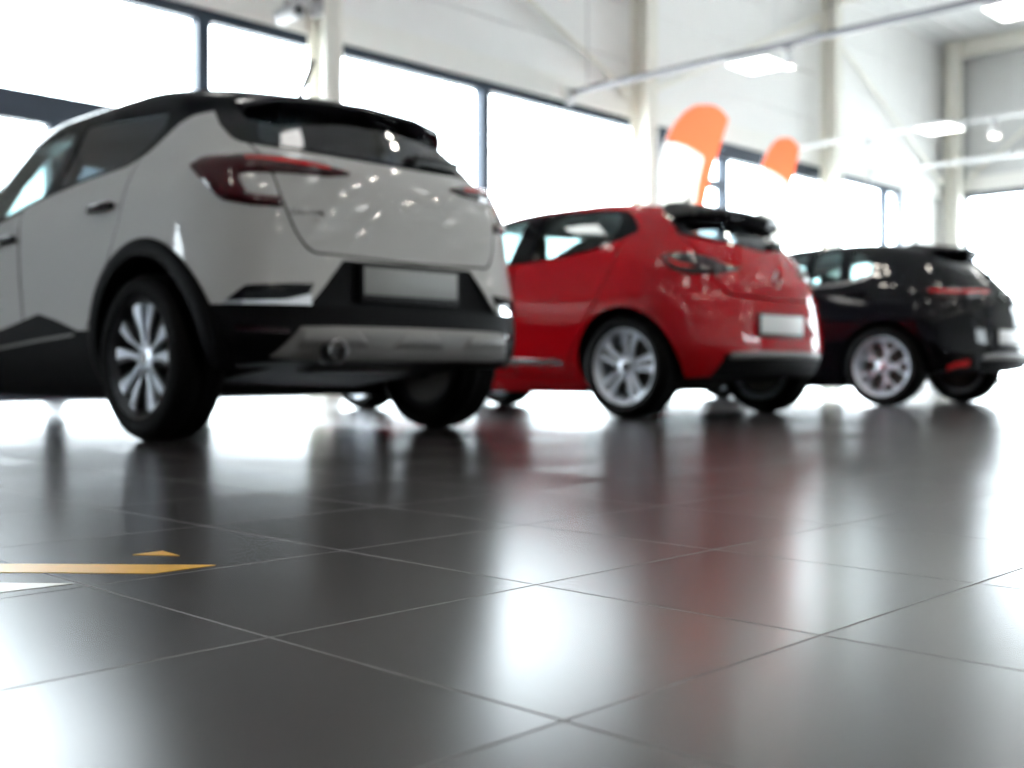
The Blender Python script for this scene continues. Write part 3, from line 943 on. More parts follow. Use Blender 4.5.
def emblem(root, body, z, s=.055):
    y = body.pt(0, z)[1] - .006
    bm = bmesh.new()
    for k in range(4):
        th = k * math.pi / 2
        P = [(0, s * 1.25), (s * .9, 0), (0, -s * 1.25), (-s * .9, 0)]
        a, b = Vector((P[k][0], 0, P[k][1])), Vector((P[(k+1) % 4][0], 0, P[(k+1) % 4][1]))
        ia, ib = a * .62, b * .62
        vs = [bm.verts.new((q.x, y + o, z + q.z)) for q, o in ((a, 0), (b, 0), (ib, 0), (ia, 0), ((a + ia) / 2, -.012), ((b + ib) / 2, -.012))]
        quad(bm, vs[0], vs[1], vs[5], vs[4]); quad(bm, vs[4], vs[5], vs[2], vs[3]); quad(bm, vs[0], vs[3], vs[2], vs[1])
    bmesh.ops.remove_doubles(bm, verts=bm.verts, dist=1e-4)
    return obj('badge', bm, M['chrome'], root, 20)

def wiper(root, body, x0, z0, x1, z1, off=.02):
    bm = bmesh.new()
    def on(x, z, o):
        a = body.a_of_x(abs(x), z); return place(body, a, z, 1 if x >= 0 else -1, o)
    add_tube(bm, [on(x0, z0, .0), on(x0, z0, .03)], [.035, .024], 14)
    n = 8
    add_tube(bm, [on(x0 + (x1-x0)*i/n, z0 + (z1-z0)*i/n, off + .012) for i in range(n+1)], [.016 - .008*i/n for i in range(n+1)], 8)
    add_tube(bm, [on(x0 + (x1-x0)*(.15+i/n), z0 + .012 + (z1-z0)*(.15+i/n), off) for i in range(n+1)], .009, 6)
    return obj('rear_wiper', bm, M['satin_black'], root, 40)

def finish_white():
    S = WHITE
    root, b, tg, rw = make_car(S)
    spoiler(root, [(0, [(.10, 1.546), (-.15, 1.517), (-.42, 1.452), (-.43, 1.40), (-.34, 1.372), (-.12, 1.42)]),
                   (.26, [(.10, 1.544), (-.14, 1.513), (-.395, 1.448), (-.405, 1.398), (-.32, 1.370), (-.12, 1.42)]),
                   (.45, [(.08, 1.525), (-.12, 1.495), (-.335, 1.437), (-.345, 1.39), (-.28, 1.364), (-.10, 1.40)]),
                   (.55, [(.05, 1.46), (-.10, 1.452), (-.245, 1.405), (-.25, 1.375), (-.2, 1.35), (-.08, 1.38)])], M['gloss_black'])
    wiper(root, b, .10, 1.205, .44, 1.225)
    for s in (-1, 1):
        outer = [(.160, 1.106), (.272, 1.133), (.424, 1.152), (.669, 1.158), (.842, 1.146), (.896, 1.113), (.774, 1.027), (.669, .958), (.535, .939), (.400, .937)]
        inner = [(.165, 1.092), (.235, 1.078), (.411, 1.078), (.58, 1.074), (.612, 1.066), (.602, 1.045), (.572, 1.01), (.548, .990), (.50, .983), (.407, .979)]
        t = patch('tail_light', b, outer, inner, s, M['red_lens'], root, .012, .02, 60, 6, .010, edge=.006)
        patch('light_strip', b, [(.24, 1.112), (.42, 1.128), (.50, 1.132), (.60, 1.133)], [(.24, 1.103), (.42, 1.114), (.50, 1.117), (.60, 1.119)], s, M['bright_lens'], t, .021, .01, 30, 2)
        for y, a0, a1 in ((S['arch_y'], -.50, math.pi + .12), (S['wheelbase'], -.3, math.pi + .3)):
            arch_patch('wheel_arch_trim', b, y - .012, S['arch_z'], S['ra'] - .004, S['ra'] + .070, a0, a1, s, M['black_plastic'], root)
        v = patch('bumper_vent', b, [(.66, .556), (.52, .556), (.40, .556), (.32, .556)], [(.64, .572), (.56, .622), (.42, .630), (.285, .634)], s, M['gloss_black'], root, .006, .01, 24, 5, .004)
        patch('vent_trim', b, [(.67, .548), (.52, .548), (.36, .548), (.30, .548)], [(.66, .562), (.52, .563), (.40, .566), (.30, .592)], s, M['chrome'], v, .015, .012, 24, 2)
        patch('rear_reflector', b, [(.62, .447), (.50, .440), (.385, .436)], [(.62, .468), (.50, .461), (.385, .455)], s, M['dark_lens'], root, .006, .01, 16, 2)
        patch('sill_strip', b, [(.60, .448), (1.0, .428), (1.5, .395), (1.95, .37)], [(.60, .459), (1.0, .438), (1.5, .405), (1.95, .380)], s, M['silver_trim'], root, .012, .012, 24, 2, space='y')
    # skid plate with two raised wings and the exhaust
    lo = [(-.655, .345), (-.5, .332), (0, .330), (.5, .332), (.655, .345)]
    hi = [(-.555, .464), (-.4, .468), (0, .470), (.4, .468), (.555, .464)]
    sk = patch('skid_plate', b, lo, hi, 1, M['silver_trim'], root, .016, .03, 40, 8, .004, 'x', edge=.010)
    for x0, x1 in ((-.575, -.25), (-.15, .15), (.25, .575)):
        e0, e1 = (.0 if x0 < -.5 else .045), (.0 if x1 > .5 else .045)
        pts = np.linspace(0, 1, 7)
        patch('skid_wing', b, [(x0 + (x1-x0)*t, .384) for t in pts], [(x0 + e0 + .02 + (x1-x0-e0-e1-.04)*t, .452) for t in pts], 1, M['silver_trim'], sk, .030, .02, 24, 3, .004, 'x', edge=.012)
    ex = b.pt(b.a_of_x(.426, .372), .372)
    bm = bmesh.new()
    add_lathe(bm, [(ex[1] - .055, .046), (ex[1] - .058, .041), (ex[1] - .05, .037), (ex[1] + .12, .035), (ex[1] + .12, .044), (ex[1] - .04, .047)], 32, 'y', (-.426, 0, .372), closed=True)
    et = obj('exhaust_tip', bm, M['steel'], root, 40)
    bm = bmesh.new(); add_lathe(bm, [(ex[1] - .028, .062), (ex[1] - .034, .058), (ex[1] + .05, .05)], 32, 'y', (-.426, 0, .372))
    obj('exhaust_surround', bm, M['satin_black'], et, 40)
    bm = bmesh.new(); add_lathe(bm, [(-.36, .05), (-.33, .095), (.20, .095), (.23, .05)], 28, 'x', (0, -.36, .335))
    bmesh.ops.scale(bm, vec=(1, 1.3, .55), verts=bm.verts, space=Matrix.Translation((0, .36, -.335)))
    obj('silencer', bm, M['brake'], root, 40)
    number_plate(root, b, .660, -.016, m=M['dealer_plate'])
    a = b.a_of_x(.562, .912); q = place(b, a, .912, -1, .003); nn = b.nrm(b.a_of_x(.50, .918), .918)
    lettering('badge_lettering', 'CAPTUR', .030, M['lettering'], root, q, (math.pi / 2 - math.asin(nn[2]), 0, -math.atan2(nn[0], -nn[1])))

def finish_red():
    S = RED
    root, b, tg, rw = make_car(S)
    spoiler(root, [(0, [(-.05, 1.385), (-.16, 1.362), (-.385, 1.308), (-.395, 1.245), (-.36, 1.218), (-.16, 1.26)]),
                   (.30, [(-.05, 1.380), (-.15, 1.356), (-.36, 1.304), (-.37, 1.245), (-.33, 1.218), (-.15, 1.26)]),
                   (.45, [(-.04, 1.360), (-.12, 1.340), (-.295, 1.296), (-.305, 1.245), (-.265, 1.220), (-.10, 1.26)]),
                   (.545, [(-.03, 1.300), (-.07, 1.293), (-.18, 1.266), (-.19, 1.240), (-.16, 1.222), (-.08, 1.24)])], M['gloss_black'])
    wiper(root, b, .16, 1.092, .44, 1.120)
    emblem(root, b, .862)
    for s in (-1, 1):
        t = patch('tail_light', b, [(.752, .962), (.715, .908), (.65, .885), (.55, .866), (.42, .868), (.34, .878), (.20, .912)], [(.770, .978), (.72, 1.0), (.665, 1.011), (.535, 1.007), (.41, .988), (.32, .950), (.20, .922)], s, M['dark_lens'], root, .008, .02, 40, 6, .012, edge=.005)
        patch('light_strip', b, [(.72, .950), (.66, .915), (.58, .905), (.47, .915), (.42, .935)], [(.71, .965), (.65, .935), (.58, .925), (.48, .933), (.44, .950)], s, M['bright_lens'], t, .018, .008, 30, 2)
        patch('rear_reflector', b, [(.555, .718), (.48, .712), (.42, .712)], [(.555, .752), (.48, .756), (.42, .754)], s, M['bright_lens'], root, .005, .01, 14, 3)
        patch('sill_strip', b, [(.46, .335), (.60, .336), (1.1, .336), (1.55, .330)], [(.50, .362), (.62, .372), (1.1, .376), (1.55, .362)], s, M['chrome'], root, .012, .02, 24, 3, .006, 'y')
    d = patch('rear_diffuser', b, [(-.60, .262), (-.4, .262), (0, .262), (.4, .262), (.60, .262)], [(-.56, .398), (-.4, .404), (0, .408), (.4, .404), (.56, .398)], 1, M['black_plastic'], root, .006, .03, 32, 4, 0, 'x')
    patch('diffuser_trim', b, [(-.53, .366), (-.3, .370), (0, .372), (.3, .370), (.53, .366)], [(-.52, .404), (-.3, .414), (0, .418), (.3, .414), (.52, .404)], 1, M['silver_trim'], d, .020, .02, 32, 3, .006, 'x', edge=.006)
    number_plate(root, b, .580, -.010, .50, .115)

def finish_black():
    S = BLACK
    root, b, tg, rw = make_car(S)
    spoiler(root, [(0, [(.02, 1.420), (-.16, 1.400), (-.385, 1.366), (-.395, 1.322), (-.35, 1.296), (-.15, 1.34)]),
                   (.28, [(.02, 1.415), (-.15, 1.396), (-.355, 1.362), (-.365, 1.320), (-.31, 1.296), (-.12, 1.34)]),
                   (.40, [(.0, 1.395), (-.11, 1.376), (-.275, 1.345), (-.285, 1.315), (-.24, 1.294), (-.10, 1.33)]),
                   (.48, [(.0, 1.335), (-.06, 1.326), (-.18, 1.300), (-.19, 1.282), (-.15, 1.268), (-.06, 1.29)])], M['gloss_black'])
    wiper(root, b, .10, 1.115, .44, 1.145)
    emblem(root, b, .925)
    for s in (-1, 1):
        t = patch('tail_light', b, [(.775, .955), (.70, .900), (.50, .905), (.30, .918), (.12, .925)], [(.78, .970), (.70, .978), (.50, .975), (.30, .985), (.12, .980)], s, M['red_lens'], root, .008, .02, 40, 5, .008, edge=.004)
        patch('light_strip', b, [(.74, .945), (.50, .934), (.30, .945), (.14, .948)], [(.74, .962), (.50, .954), (.30, .965), (.14, .966)], s, M['bright_lens'], t, .016, .008, 30, 2)
        patch('rear_reflector', b, [(.66, .295), (.60, .318), (.55, .330), (.46, .335)], [(.655, .335), (.60, .352), (.55, .368), (.455, .385)], s, M['bright_lens'], root, .010, .015, 18, 3)
        patch('window_moulding', b, [(.08, 1.135), (.22, 1.078), (.40, 1.036), (.9, 1.026), (1.5, .996), (2.0, .955)], [(.085, 1.150), (.22, 1.094), (.40, 1.052), (.9, 1.042), (1.5, 1.012), (2.0, .970)], s, M['steel'], root, .006, .01, 40, 2, space='y')
    d = patch('rear_diffuser', b, [(-.52, .325), (-.3, .318), (0, .316), (.3, .318), (.52, .325)], [(-.49, .435), (-.3, .450), (0, .455), (.3, .450), (.49, .435)], 1, M['black_plastic'], root, .010, .03, 32, 4, .004, 'x', edge=.006)
    patch('diffuser_trim', b, [(-.50, .385), (-.3, .392), (0, .395), (.3, .392), (.50, .385)], [(-.485, .425), (-.3, .440), (0, .445), (.3, .440), (.485, .425)], 1, M['silver_trim'], d, .022, .02, 32, 3, .006, 'x', edge=.006)
    number_plate(root, b, .580, -.008, .52, .115)

finish_white()
finish_red()
finish_black()
# ------------------------------------------------------------------ the showroom (x along the window wall, y towards it)
WV, WU = 11.2, 26.2            # planes of the window wall and of the end wall
ZH, ZC = 4.30, 7.9             # window head, ceiling
U0, V0 = -13.0, -11.0
COLS = [2.1, 8.1, 14.25, 20.2]
bm = bmesh.new(); add_box(bm, (U0, V0, -.25), (WU + .3, WV + .3, 0))
tag(obj('floor', bm, M['floor'], None, 0), kind='structure')
bm = bmesh.new(); add_box(bm, (-60, WV + .3, -.30), (120, 130, -.03)); add_box(bm, (WU + .3, V0 - .3, -.30), (120, WV + .3, -.03)); add_box(bm, (-60, -70, -.30), (120, V0 - .3, -.03))
tag(obj('ground', bm, M['concrete'], None, 0), kind='structure')

def cladding(name, axis, at, thick, a0, a1, z0, z1, m):
    """horizontal wall panels about a metre high with open joints over a backing"""
    bm = bmesh.new()
    n = max(1, round((z1 - z0) / .9)); h = (z1 - z0) / n
    def bx(lo, hi, w0, w1):
        if axis == 'v': add_box(bm, (a0, w0, lo), (a1, w1, hi))
        else: add_box(bm, (w0, a0, lo), (w1, a1, hi))
    s = 1 if thick > 0 else -1
    for i in range(n):
        bx(z0 + i*h + .012, z0 + (i+1)*h - .012, *sorted((at, at + thick)))
    bx(z0, z1, *sorted((at + s * .03, at + thick * 1.2)))
    o = obj(name, bm, m, None, 0)
    return tag(o, kind='structure')

cladding('wall_front', 'v', WV, .22, U0, WU, ZH, ZC, M['wall_panel'])
cladding('wall_right', 'u', WU, .22, V0, WV + .2, ZH + .12, ZC, M['shaded_wall_panel'])
bm = bmesh.new(); add_box(bm, (23.85, WV, 0), (WU + .2, WV + .25, ZH)); add_box(bm, (U0, WV, 0), (-9.5, WV + .25, ZH)); add_box(bm, (-4.8, WV, 0), (2.3, WV + .25, ZH))
tag(obj('wall_front_pier', bm, M['wall_panel'], None, 0), kind='structure')
bm = bmesh.new(); add_box(bm, (WU, 10.85, 0), (WU + .25, WV + .25, ZH + .12)); add_box(bm, (WU, V0, 0), (WU + .25, -.8, ZH + .12)); add_box(bm, (WU, 4.85, 0), (WU + .25, 5.2, ZH + .12))
tag(obj('wall_right_pier', bm, M['wall_panel'], None, 0), kind='structure')
bm = bmesh.new(); add_box(bm, (U0 - .25, V0, 0), (U0, WV, ZC)); tag(obj('wall_left', bm, M['left_wall'], None, 0), kind='structure')
bm = bmesh.new(); add_box(bm, (U0, V0 - .25, 0), (16.6, V0, ZC)); add_box(bm, (16.6, V0 - .25, 5.0), (22.6, V0, ZC)); add_box(bm, (16.6, V0 - .25, 0), (22.6, V0, 2.2)); add_box(bm, (22.6, V0 - .25, 0), (WU, V0, ZC)); tag(obj('wall_back', bm, M['shaded_wall_panel'], None, 0), kind='structure')
bm = bmesh.new(); add_box(bm, (U0, V0, ZC), (WU + .3, WV + .3, ZC + .3))
for k in range(60):
    y = V0 + .2 + k * .37
    add_box(bm, (U0, y, ZC - .04), (WU, y + .18, ZC + .01))
tag(obj('ceiling', bm, M['ceiling_paint'], None, 0), kind='structure')
# pale ledge above the window heads
bm = bmesh.new(); add_box(bm, (U0, WV - .10, ZH), (WU, WV + .01, ZH + .34), .01); tag(obj('trim_1', bm, M['ledge'], None, 0), kind='structure')
bm = bmesh.new(); add_box(bm, (WU - .10, V0, ZH + .12), (WU + .01, WV, ZH + .46), .01); tag(obj('trim_2', bm, M['ledge'], None, 0), kind='structure')
bm = bmesh.new(); add_box(bm, (U0, WV - .02, 0), (23.85, WV - .001, .10)); tag(obj('baseboard_front', bm, M['window_frame'], None, 0), kind='structure')

def bx(bm, axis, at, a0, a1, z0, z1, d0, d1):
    if axis == 'v': add_box(bm, (a0, at + d0, z0), (a1, at + d1, z1))
    else: add_box(bm, (at + d0, a0, z0), (at + d1, a1, z1))

def window(n, axis, at, a0, a1, zh, mull=(), transom=(), head=.13, w=.16, we=None, z0=0., posts=()):
    bm = bmesh.new()
    bx(bm, axis, at, a0, a1, zh - head, zh, -.03, .12)
    bx(bm, axis, at, a0, a1, z0, z0 + .10, -.03, .12)
    bx(bm, axis, at, a0, a0 + w, z0 + .10, zh - head, -.03, .12)
    bx(bm, axis, at, a1 - (we or w), a1, z0 + .10, zh - head, -.03, .12)
    for m_ in mull: bx(bm, axis, at, m_ - w/2, m_ + w/2, z0 + .10, zh - head, -.03, .12)
    for (p_, za, zb) in posts: bx(bm, axis, at, p_ - w/2, p_ + w/2, za, zb, -.03, .12)
    for (z, h, b0, b1) in transom: bx(bm, axis, at, b0, b1, z - h/2, z + h/2, -.035, .125)
    o = tag(obj('window_%d' % n, bm, M['window_frame'], None, 0), kind='structure')
    bm = bmesh.new(); bx(bm, axis, at, a0 + w*.6, a1 - w*.6, z0 + .08, zh - head*.6, .035, .055)
    obj('pane', bm, M['clear_glass'], o, 0)
    return o
window(1, 'v', WV, -9.5, -4.8, ZH, mull=(-7.2,))
window(2, 'v', WV, 2.3, 8.32, ZH, mull=(6.66,), transom=((2.90, .30, 2.3, 6.66),), posts=((5.02, .10, 2.8),))
window(3, 'v', WV, 8.32, 14.62, ZH, mull=(11.04,))
window(4, 'v', WV, 14.62, 20.75, ZH, mull=(15.1, 16.95), transom=((3.55, .14, 15.1, 16.95), (4.16, .26, 15.1, 20.75)), w=.17)
window(5, 'v', WV, 20.75, 23.85, ZH, mull=(23.1,), w=.17, we=.03)
for k, y in enumerate((5.2, -.8)): window(6 + k, 'u', WU, y, y + 5.65, ZH + .12, mull=(y + 2.8,))
window(9, 'v', V0 - .14, 16.6, 22.6, 5.0, mull=(19.6,), z0=2.2)

# steel columns (H section) and roof beams
def hsec(name, x, y, z0, z1, m, w=.26, d=.34):
    bm = bmesh.new()
    add_box(bm, (x - w/2, y - d/2, z0), (x + w/2, y - d/2 + .022, z1))
    add_box(bm, (x - w/2, y + d/2 - .022, z0), (x + w/2, y + d/2, z1))
    add_box(bm, (x - .009, y - d/2, z0), (x + .009, y + d/2, z1))
    add_box(bm, (x - w/2 - .04, y - d/2 - .04, z0), (x + w/2 + .04, y + d/2 + .04, z0 + .03))
    return tag(obj(name, bm, m, None, 0), kind='structure')
for x in COLS: hsec('column', x, WV - .30, 0, ZC, M['column_paint'])
hsec('column', WU - .32, WV - .32, 0, ZC, M['column_paint'])
def beam(lo, hi):
    bm = bmesh.new()
    add_box(bm, (lo[0], lo[1], hi[2] - .03), (hi[0], hi[1], hi[2])); add_box(bm, (lo[0], lo[1], lo[2]), (hi[0], hi[1], lo[2] + .03))
    if hi[0] - lo[0] < hi[1] - lo[1]: add_box(bm, ((lo[0]+hi[0])/2 - .01, lo[1], lo[2]), ((lo[0]+hi[0])/2 + .01, hi[1], hi[2]))
    else: add_box(bm, (lo[0], (lo[1]+hi[1])/2 - .01, lo[2]), (hi[0], (lo[1]+hi[1])/2 + .01, hi[2]))
    return tag(obj('beam', bm, M['column_paint'], None, 0), kind='structure')
for x in COLS: beam((x - .12, V0, ZC - .5), (x + .12, WV - .14, ZC - .05))
beam((20.4, 7.0, ZC - .30), (WU, 7.2, ZC - .05))
beam((20.4, 3.0, ZC - .30), (WU, 3.2, ZC - .05))
beam((WU - .40, V0, ZC - .42), (WU - .16, WV - .14, ZC - .05))

# diagonal braces between the columns
def brace(a, b, r, label):
    bm = bmesh.new(); add_tube(bm, [a, b], r, 10)
    for p in (a, b):
        d = (Vector(b) - Vector(a)).normalized() * (.12 if p is a else -.12)
        add_tube(bm, [p, Vector(p) + d], r * 1.9, 10)
    return tag(obj('brace_rod', bm, M['column_paint'], None, 40), label, 'brace rod', 'steel brace rods across the walls')
yb = WV - .16
brace((14.04, yb, 4.66), (8.34, yb, 6.92), .040, 'pale steel brace rod sloping up the wall above the window behind the white car')
brace((14.46, yb, 4.70), (19.98, yb, 7.17), .050, 'pale steel brace rod rising from the column behind the red car')
brace((20.42, yb, 6.97), (25.66, yb, 4.62), .040, 'pale steel brace rod sloping down to the far corner of the showroom')
brace((WU - .16, 10.55, 4.78), (WU - .16, 7.4, 7.1), .040, 'pale steel brace rod on the end wall above its window')

# ceiling lighting
def panel_light(x, y, z, label, group='flat panel lights hung across the showroom'):
    t = empty('panel_light', (x, y, z), label, 'ceiling light', group)
    bm = bmesh.new()
    add_box(bm, (-.31, -.31, .0), (.31, .31, .06), .01); 
    obj('housing', bm, M['white_metal'], t)
    bm = bmesh.new(); add_box(bm, (-.285, -.285, -.010), (.285, .285, .002), .004)
    obj('diffuser', bm, M['panel_glow'], t)
    for s in (-1, 1):
        bm = bmesh.new(); add_tube(bm, [(0, s*.25, .05), (0, s*.25, ZC - z - .03)], .006, 6)
        obj('hanger', bm, M['white_metal'], t)
panel_light(12.98, 8.05, 4.31, 'lit flat panel light hanging just under the dark lighting track, above the red car')
panel_light(18.45, 8.00, 4.31, 'lit flat panel light hanging near the far corner, above the black car')
panel_light(12.98, 4.72, 4.31, 'lit flat panel light cut off by the upper right corner of the photo')
panel_light(3.55, 3.90, 5.0, 'lit flat panel light mirrored in the rear glass of the white car')
panel_light(4.15, 7.75, 5.0, 'lit flat panel light mirrored in the side glass of the red car')
for x, y in ((3.9, -.3), (3.9, -4.4), (8.4, -.3), (8.4, -4.4), (13.0, .9), (13.0, -3.2), (18.5, 3.9), (18.5, -.2)):
    panel_light(x, y, 5.0, 'lit flat panel light of the showroom ceiling, seen only as a reflection')

def track(x, y0, y1, z, label, m=M['grey_metal']):
    t = empty('lighting_track', (x, y1, z), label, 'lighting track', 'ceiling lighting tracks')
    bm = bmesh.new(); add_box(bm, (-.03, y0 - y1, -.035), (.03, 0, .035), .006)
    obj('rail', bm, m, t)
    n = int((y1 - y0) / 4)
    for k in range(n + 1):
        yy = (y0 - y1) + .3 + k * ((y1 - y0) - .6) / max(n, 1)
        bm = bmesh.new(); add_tube(bm, [(0, yy, .03), (0, yy, ZC - z - .03)], .005, 6)
        obj('hanger', bm, m, t)
    bm = bmesh.new(); add_box(bm, (-.06, -.02, -.16), (.06, .10, .06), .008)
    obj('feed_box', bm, M['white_metal'], t)
track(12.7, -9, 11.05, 4.42, 'long dark grey lighting track crossing above the red car')
track(18.7, -9, 11.05, 4.42, 'white lighting track above the black car, ending near the far panel light', M['white_metal'])
track(22.2, -9, 11.05, 4.42, 'white lighting track closest to the end wall', M['white_metal'])
def spot(x, y, z, label):
    t = empty('spot_lamp', (x, y, z), label, 'spot lamp', 'spot lamps on the lighting tracks')
    bm = bmesh.new(); add_tube(bm, [(0, 0, .19), (0, 0, .10)], .012, 8); add_box(bm, (-.03, -.06, .165), (.03, .06, .198), .006)
    obj('adapter', bm, M['grey_metal'], t)
    bm = bmesh.new(); add_lathe(bm, [(.11, .02), (.10, .055), (-.06, .072), (-.07, .072), (-.06, .062), (.05, .03)], 24, 'z')
    obj('lamp_head', bm, M['white_metal'], t, 40)
    bm = bmesh.new(); add_lathe(bm, [(-.045, .001), (-.045, .062), (-.04, .062), (-.04, .001)], 24, 'z')
    obj('lamp_lens', bm, M['spot_glow'], t, 40)
zs = 4.42 - .235
spot(12.7, 7.45, zs, 'small white spot lamp hanging from the dark lighting track')
spot(18.7, 7.2, zs, 'small round spot lamp right of the far panel light')
spot(18.7, 9.4, zs, 'small faint spot lamp left of the far panel light')
def spot_bar(x, y0, y1, z, n, label, m=M['white_metal']):
    t = empty('spot_bar', (x, y1, z), label, 'spot lamps', 'bars of spot lamps over the cars')
    bm = bmesh.new(); add_box(bm, (-.03, y0 - y1, -.035), (.03, 0, .035), .006); obj('rail', bm, m, t)
    for k in (0, 1, 2):
        yy = (y0 - y1) * (.04 + .46 * k)
        bm = bmesh.new(); add_tube(bm, [(0, yy, .03), (0, yy, ZC - z - .03)], .005, 6); obj('hanger', bm, m, t)
    lens = head = None
    for k in range(n):
        for s in (-.09, .09):
            yy = (y0 - y1) * (k + .5) / n + s * 1.6
            if head is None:
                bm = bmesh.new(); add_lathe(bm, [(.11, .02), (.10, .055), (-.06, .072), (-.066, .072), (-.055, .062), (.05, .03)], 20, 'z'); add_tube(bm, [(0, 0, .10), (0, 0, .21)], .012, 8)
                head = h = obj('lamp_head', bm, m, t, 40, (0, yy, -.235))
                bm = bmesh.new(); add_lathe(bm, [(-.052, .001), (-.052, .062), (-.045, .062), (-.045, .001)], 20, 'z')
                lens = obj('lamp_lens', bm, M['spot_glow'], h, 40)
            else:
                h = head.copy(); C.objects.link(h); h.parent = t; h.location = (0, yy, -.235)
                l = lens.copy(); C.objects.link(l); l.parent = h
spot_bar(.9, -8.5, 3.2, 5.0, 6, 'white bar of spot lamps over the white car, seen only as bright dots')
spot_bar(6.7, -8.5, 7.2, 5.6, 8, 'white bar of spot lamps over the red car, seen only as bright dots')
spot_bar(10.2, -8.5, 3.6, 5.4, 6, 'white bar of spot lamps in front of the black car, seen only as bright dots')
spot_bar(15.6, -8.5, 2.0, 5.2, 5, 'white bar of spot lamps beyond the black car, seen only as bright dots')

# camera on a bracket beside the first column
t = empty('security_camera', (7.60, WV - .42, 4.25), 'white security camera on a bracket by the column above the white car', 'security camera')
bm = bmesh.new(); add_tube(bm, [(.42, .12, .30), (.10, .02, .32), (-.10, 0, .26), (-.14, 0, .16)], .035, 12); add_box(bm, (.33, .02, .20), (.46, .22, .40), .01)
obj('bracket', bm, M['camera_shell'], t, 40)
bm = bmesh.new(); add_lathe(bm, [(-.26, .02), (-.26, .085), (-.23, .095), (.10, .095), (.14, .06), (.14, .01)], 24, 'y', (-.14, 0, .07))
obj('camera_body', bm, M['camera_shell'], t, 40)
bm = bmesh.new(); add_lathe(bm, [(-.275, .001), (-.275, .05), (-.255, .05), (-.255, .001)], 20, 'y', (-.14, 0, .07))
obj('lens', bm, M['gloss_black'], t, 40)

# feather flags between the cars and the windows
def flag(x, y, H, W, rz, label, orange_cut):
    t = empty('feather_flag', (x, y, 0), label, 'flag', 'orange and white feather flags')
    t.rotation_euler = (0, 0, rz)
    # pole bends over at the top
    pole = [(0, 0, .02), (0, 0, H*.55), (0, 0, H*.78), (W*.10, 0, H*.89), (W*.32, 0, H*.965), (W*.60, 0, H), (W*.86, 0, H*.985), (W, 0, H*.945)]
    bm = bmesh.new(); add_tube(bm, catmull3(pole), .012, 8); obj('pole', bm, M['white_metal'], t, 40)
    bm = bmesh.new(); add_box(bm, (-.28, -.03, 0), (.28, .03, .03), .008); add_box(bm, (-.03, -.28, 0), (.03, .28, .03), .008)
    add_tube(bm, [(0, 0, .02), (0, 0, .22)], .02, 10); obj('base', bm, M['grey_metal'], t, 40)
    edge = catmull3(pole)
    zb = .95
    def bound(z):
        # left edge follows the pole, right edge the free hem
        xs = 0.
        for a, b in zip(edge, edge[1:]):
            if a[2] <= z <= b[2] and b[2] > a[2]:
                xs = a[0] + (b[0] - a[0]) * (z - a[2]) / (b[2] - a[2]); break
        top = H * .945
        xr = W if z <= top else None
        if xr is None:
            for a, b in zip(edge[::-1], edge[::-1][1:]):
                if min(a[2], b[2]) <= z <= max(a[2], b[2]) and abs(a[2]-b[2]) > 1e-6 and max(a[0], b[0]) > W*.6:
                    xr = a[0] + (b[0] - a[0]) * (z - a[2]) / (b[2] - a[2]); break
            else: xr = W
        f = (z - zb) / (top - zb)
        if z <= top: xr = W * (.50 + .50 * max(0, f) ** 2.2)
        return xs, max(xr, xs + .01)
    def cloth(name, fn, m, parent, n=60, k=10, off=0.):
        bm = bmesh.new(); rows = []
        for i in range(n + 1):
            z = zb + (H*.995 - zb) * i / n
            l, r = bound(z); l2, r2 = fn(z, l, r)
            if l2 is None: rows.append(None); continue
            rows.append([(bm.verts.new((l2 + (r2-l2)*j/k, off + .03*math.sin(2.2*z + 4*(l2+(r2-l2)*j/k)), z)), bm.verts.new((l2 + (r2-l2)*j/k, off + .004 + .03*math.sin(2.2*z + 4*(l2+(r2-l2)*j/k)), z))) for j in range(k+1)])
        for a, b in zip(rows, rows[1:]):
            if a is None or b is None: continue
            for j in range(k):
                quad(bm, a[j][0], a[j+1][0], b[j+1][0], b[j][0]); quad(bm, a[j][1], b[j][1], b[j+1][1], a[j+1][1])
            quad(bm, a[0][0], b[0][0], b[0][1], a[0][1]); quad(bm, a[k][0], a[k][1], b[k][1], b[k][0])
        return obj(name, bm, m, parent, 60)
    return t, cloth, bound

def catmull3(pts, sub=6):
    P = [np.array(p, float) for p in pts]; n = len(P); out = []
    for i in range(n - 1):
        p0, p1, p2, p3 = P[max(i-1, 0)], P[i], P[i+1], P[min(i+2, n-1)]
        for j in range(sub):
            t = j / sub
            out.append(tuple(.5 * ((2*p1) + (-p0+p2)*t + (2*p0-5*p1+4*p2-p3)*t*t + (-p0+3*p1-3*p2+p3)*t**3)))
    out.append(tuple(P[-1])); return out

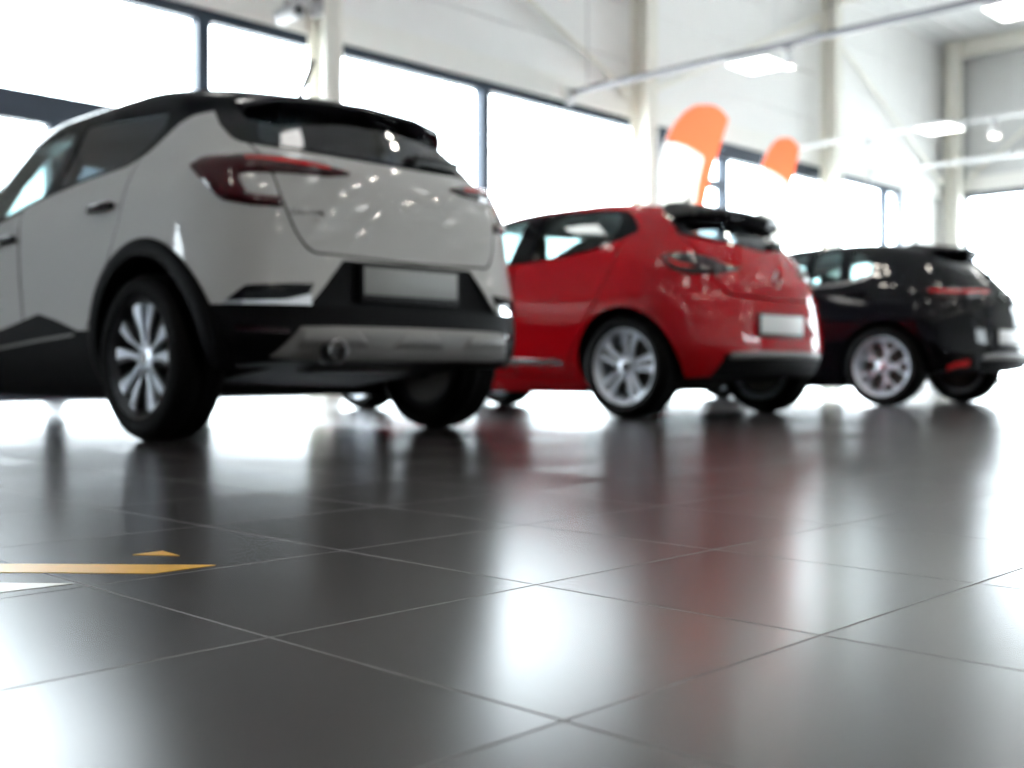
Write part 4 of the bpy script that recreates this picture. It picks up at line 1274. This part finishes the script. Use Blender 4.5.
def two_tone(x, y, H, W, rz, label, cap, border, skew=.25):
    """orange cap of height cap, white field below it, orange border of the given share down the free side"""
    t, cloth, bound = flag(x, y, H, W, rz, label, 0)
    def white(z, l, r):
        zc = H - cap
        if z > zc: return None, None
        f = min(1, (zc - z) / skew)
        return l, max(l + (r - l) * (1 - border) * f ** .6, l + .004)
    def orange(z, l, r):
        w = white(z, l, r)
        return (l, r) if w[0] is None else (min(w[1], r - .002), r)
    cloth('white_field', white, M['flag_white'], t)
    cloth('orange_border', orange, M['flag_orange'], t)
two_tone(12.83, 9.53, 4.02, .95, math.radians(-46), 'larger orange-topped feather flag with white field, standing behind the red car', .50, .22)
two_tone(15.85, 9.85, 4.05, .66, math.radians(-50), 'smaller orange-topped feather flag, second behind the red car near the glass doors', .50, .10)

# tape stuck on the floor
def tape(poly, m, label):
    bm = bmesh.new(); add_prism(bm, poly, 'z', .0002, .0009)
    tag(obj('floor_tape', bm, m, None, 0), label, 'floor tape', 'pieces of tape on the floor tiles')
tape([(.560, 1.795), (.610, 1.800), (.732, 1.666), (.9012, 1.4795), (.8018, 1.4808), (.7143, 1.5804), (.640, 1.662), (.56, 1.75)], M['tape_yellow'], 'long yellow tape strip on the tiles, lower left')
tape([(.8623, 1.6555), (.9134, 1.6567), (.9081, 1.5943)], M['tape_yellow'], 'small yellow tape triangle on the tiles behind the long strip')
tape([(.545, 1.642), (.6219, 1.5618), (.6894, 1.4879), (.5955, 1.4953), (.52, 1.575)], M['tape_white'], 'whitish tape piece on the tiles in front of the yellow strip')

# ------------------------------------------------------------------ light, camera
w = bpy.data.worlds.new('sky'); bpy.context.scene.world = w; w.use_nodes = True
bg = w.node_tree.nodes['Background']; bg.inputs['Color'].default_value = (.87, .945, 1.0, 1); bg.inputs['Strength'].default_value = SKY

cam = bpy.data.cameras.new('camera'); co = bpy.data.objects.new('camera', cam); C.objects.link(co)
cam.sensor_width = 36; cam.lens = 1137 / 1024 * 36
co.location = (0, 0, .285); co.rotation_euler = (math.radians(90), 0, -math.atan2(.7188, .6952))
cam.shift_y = -12 / 1024
cam.dof.use_dof = True; cam.dof.focus_distance = 1.45; cam.dof.aperture_fstop = cam.lens / 1000 / .0120
cam.clip_start = .05; cam.clip_end = 500
sc = bpy.context.scene; sc.camera = co
sc.view_settings.view_transform = 'Standard'; sc.view_settings.look = 'None'
sc.view_settings.gamma = 1; sc.view_settings.use_curve_mapping = False
sc.view_settings.exposure = EXPO
sc.cycles.max_bounces = 10; sc.cycles.transparent_max_bounces = 16; sc.cycles.glossy_bounces = 6; sc.cycles.diffuse_bounces = 5
sc.cycles.use_denoising = True
sc.cycles.sample_clamp_indirect = 12
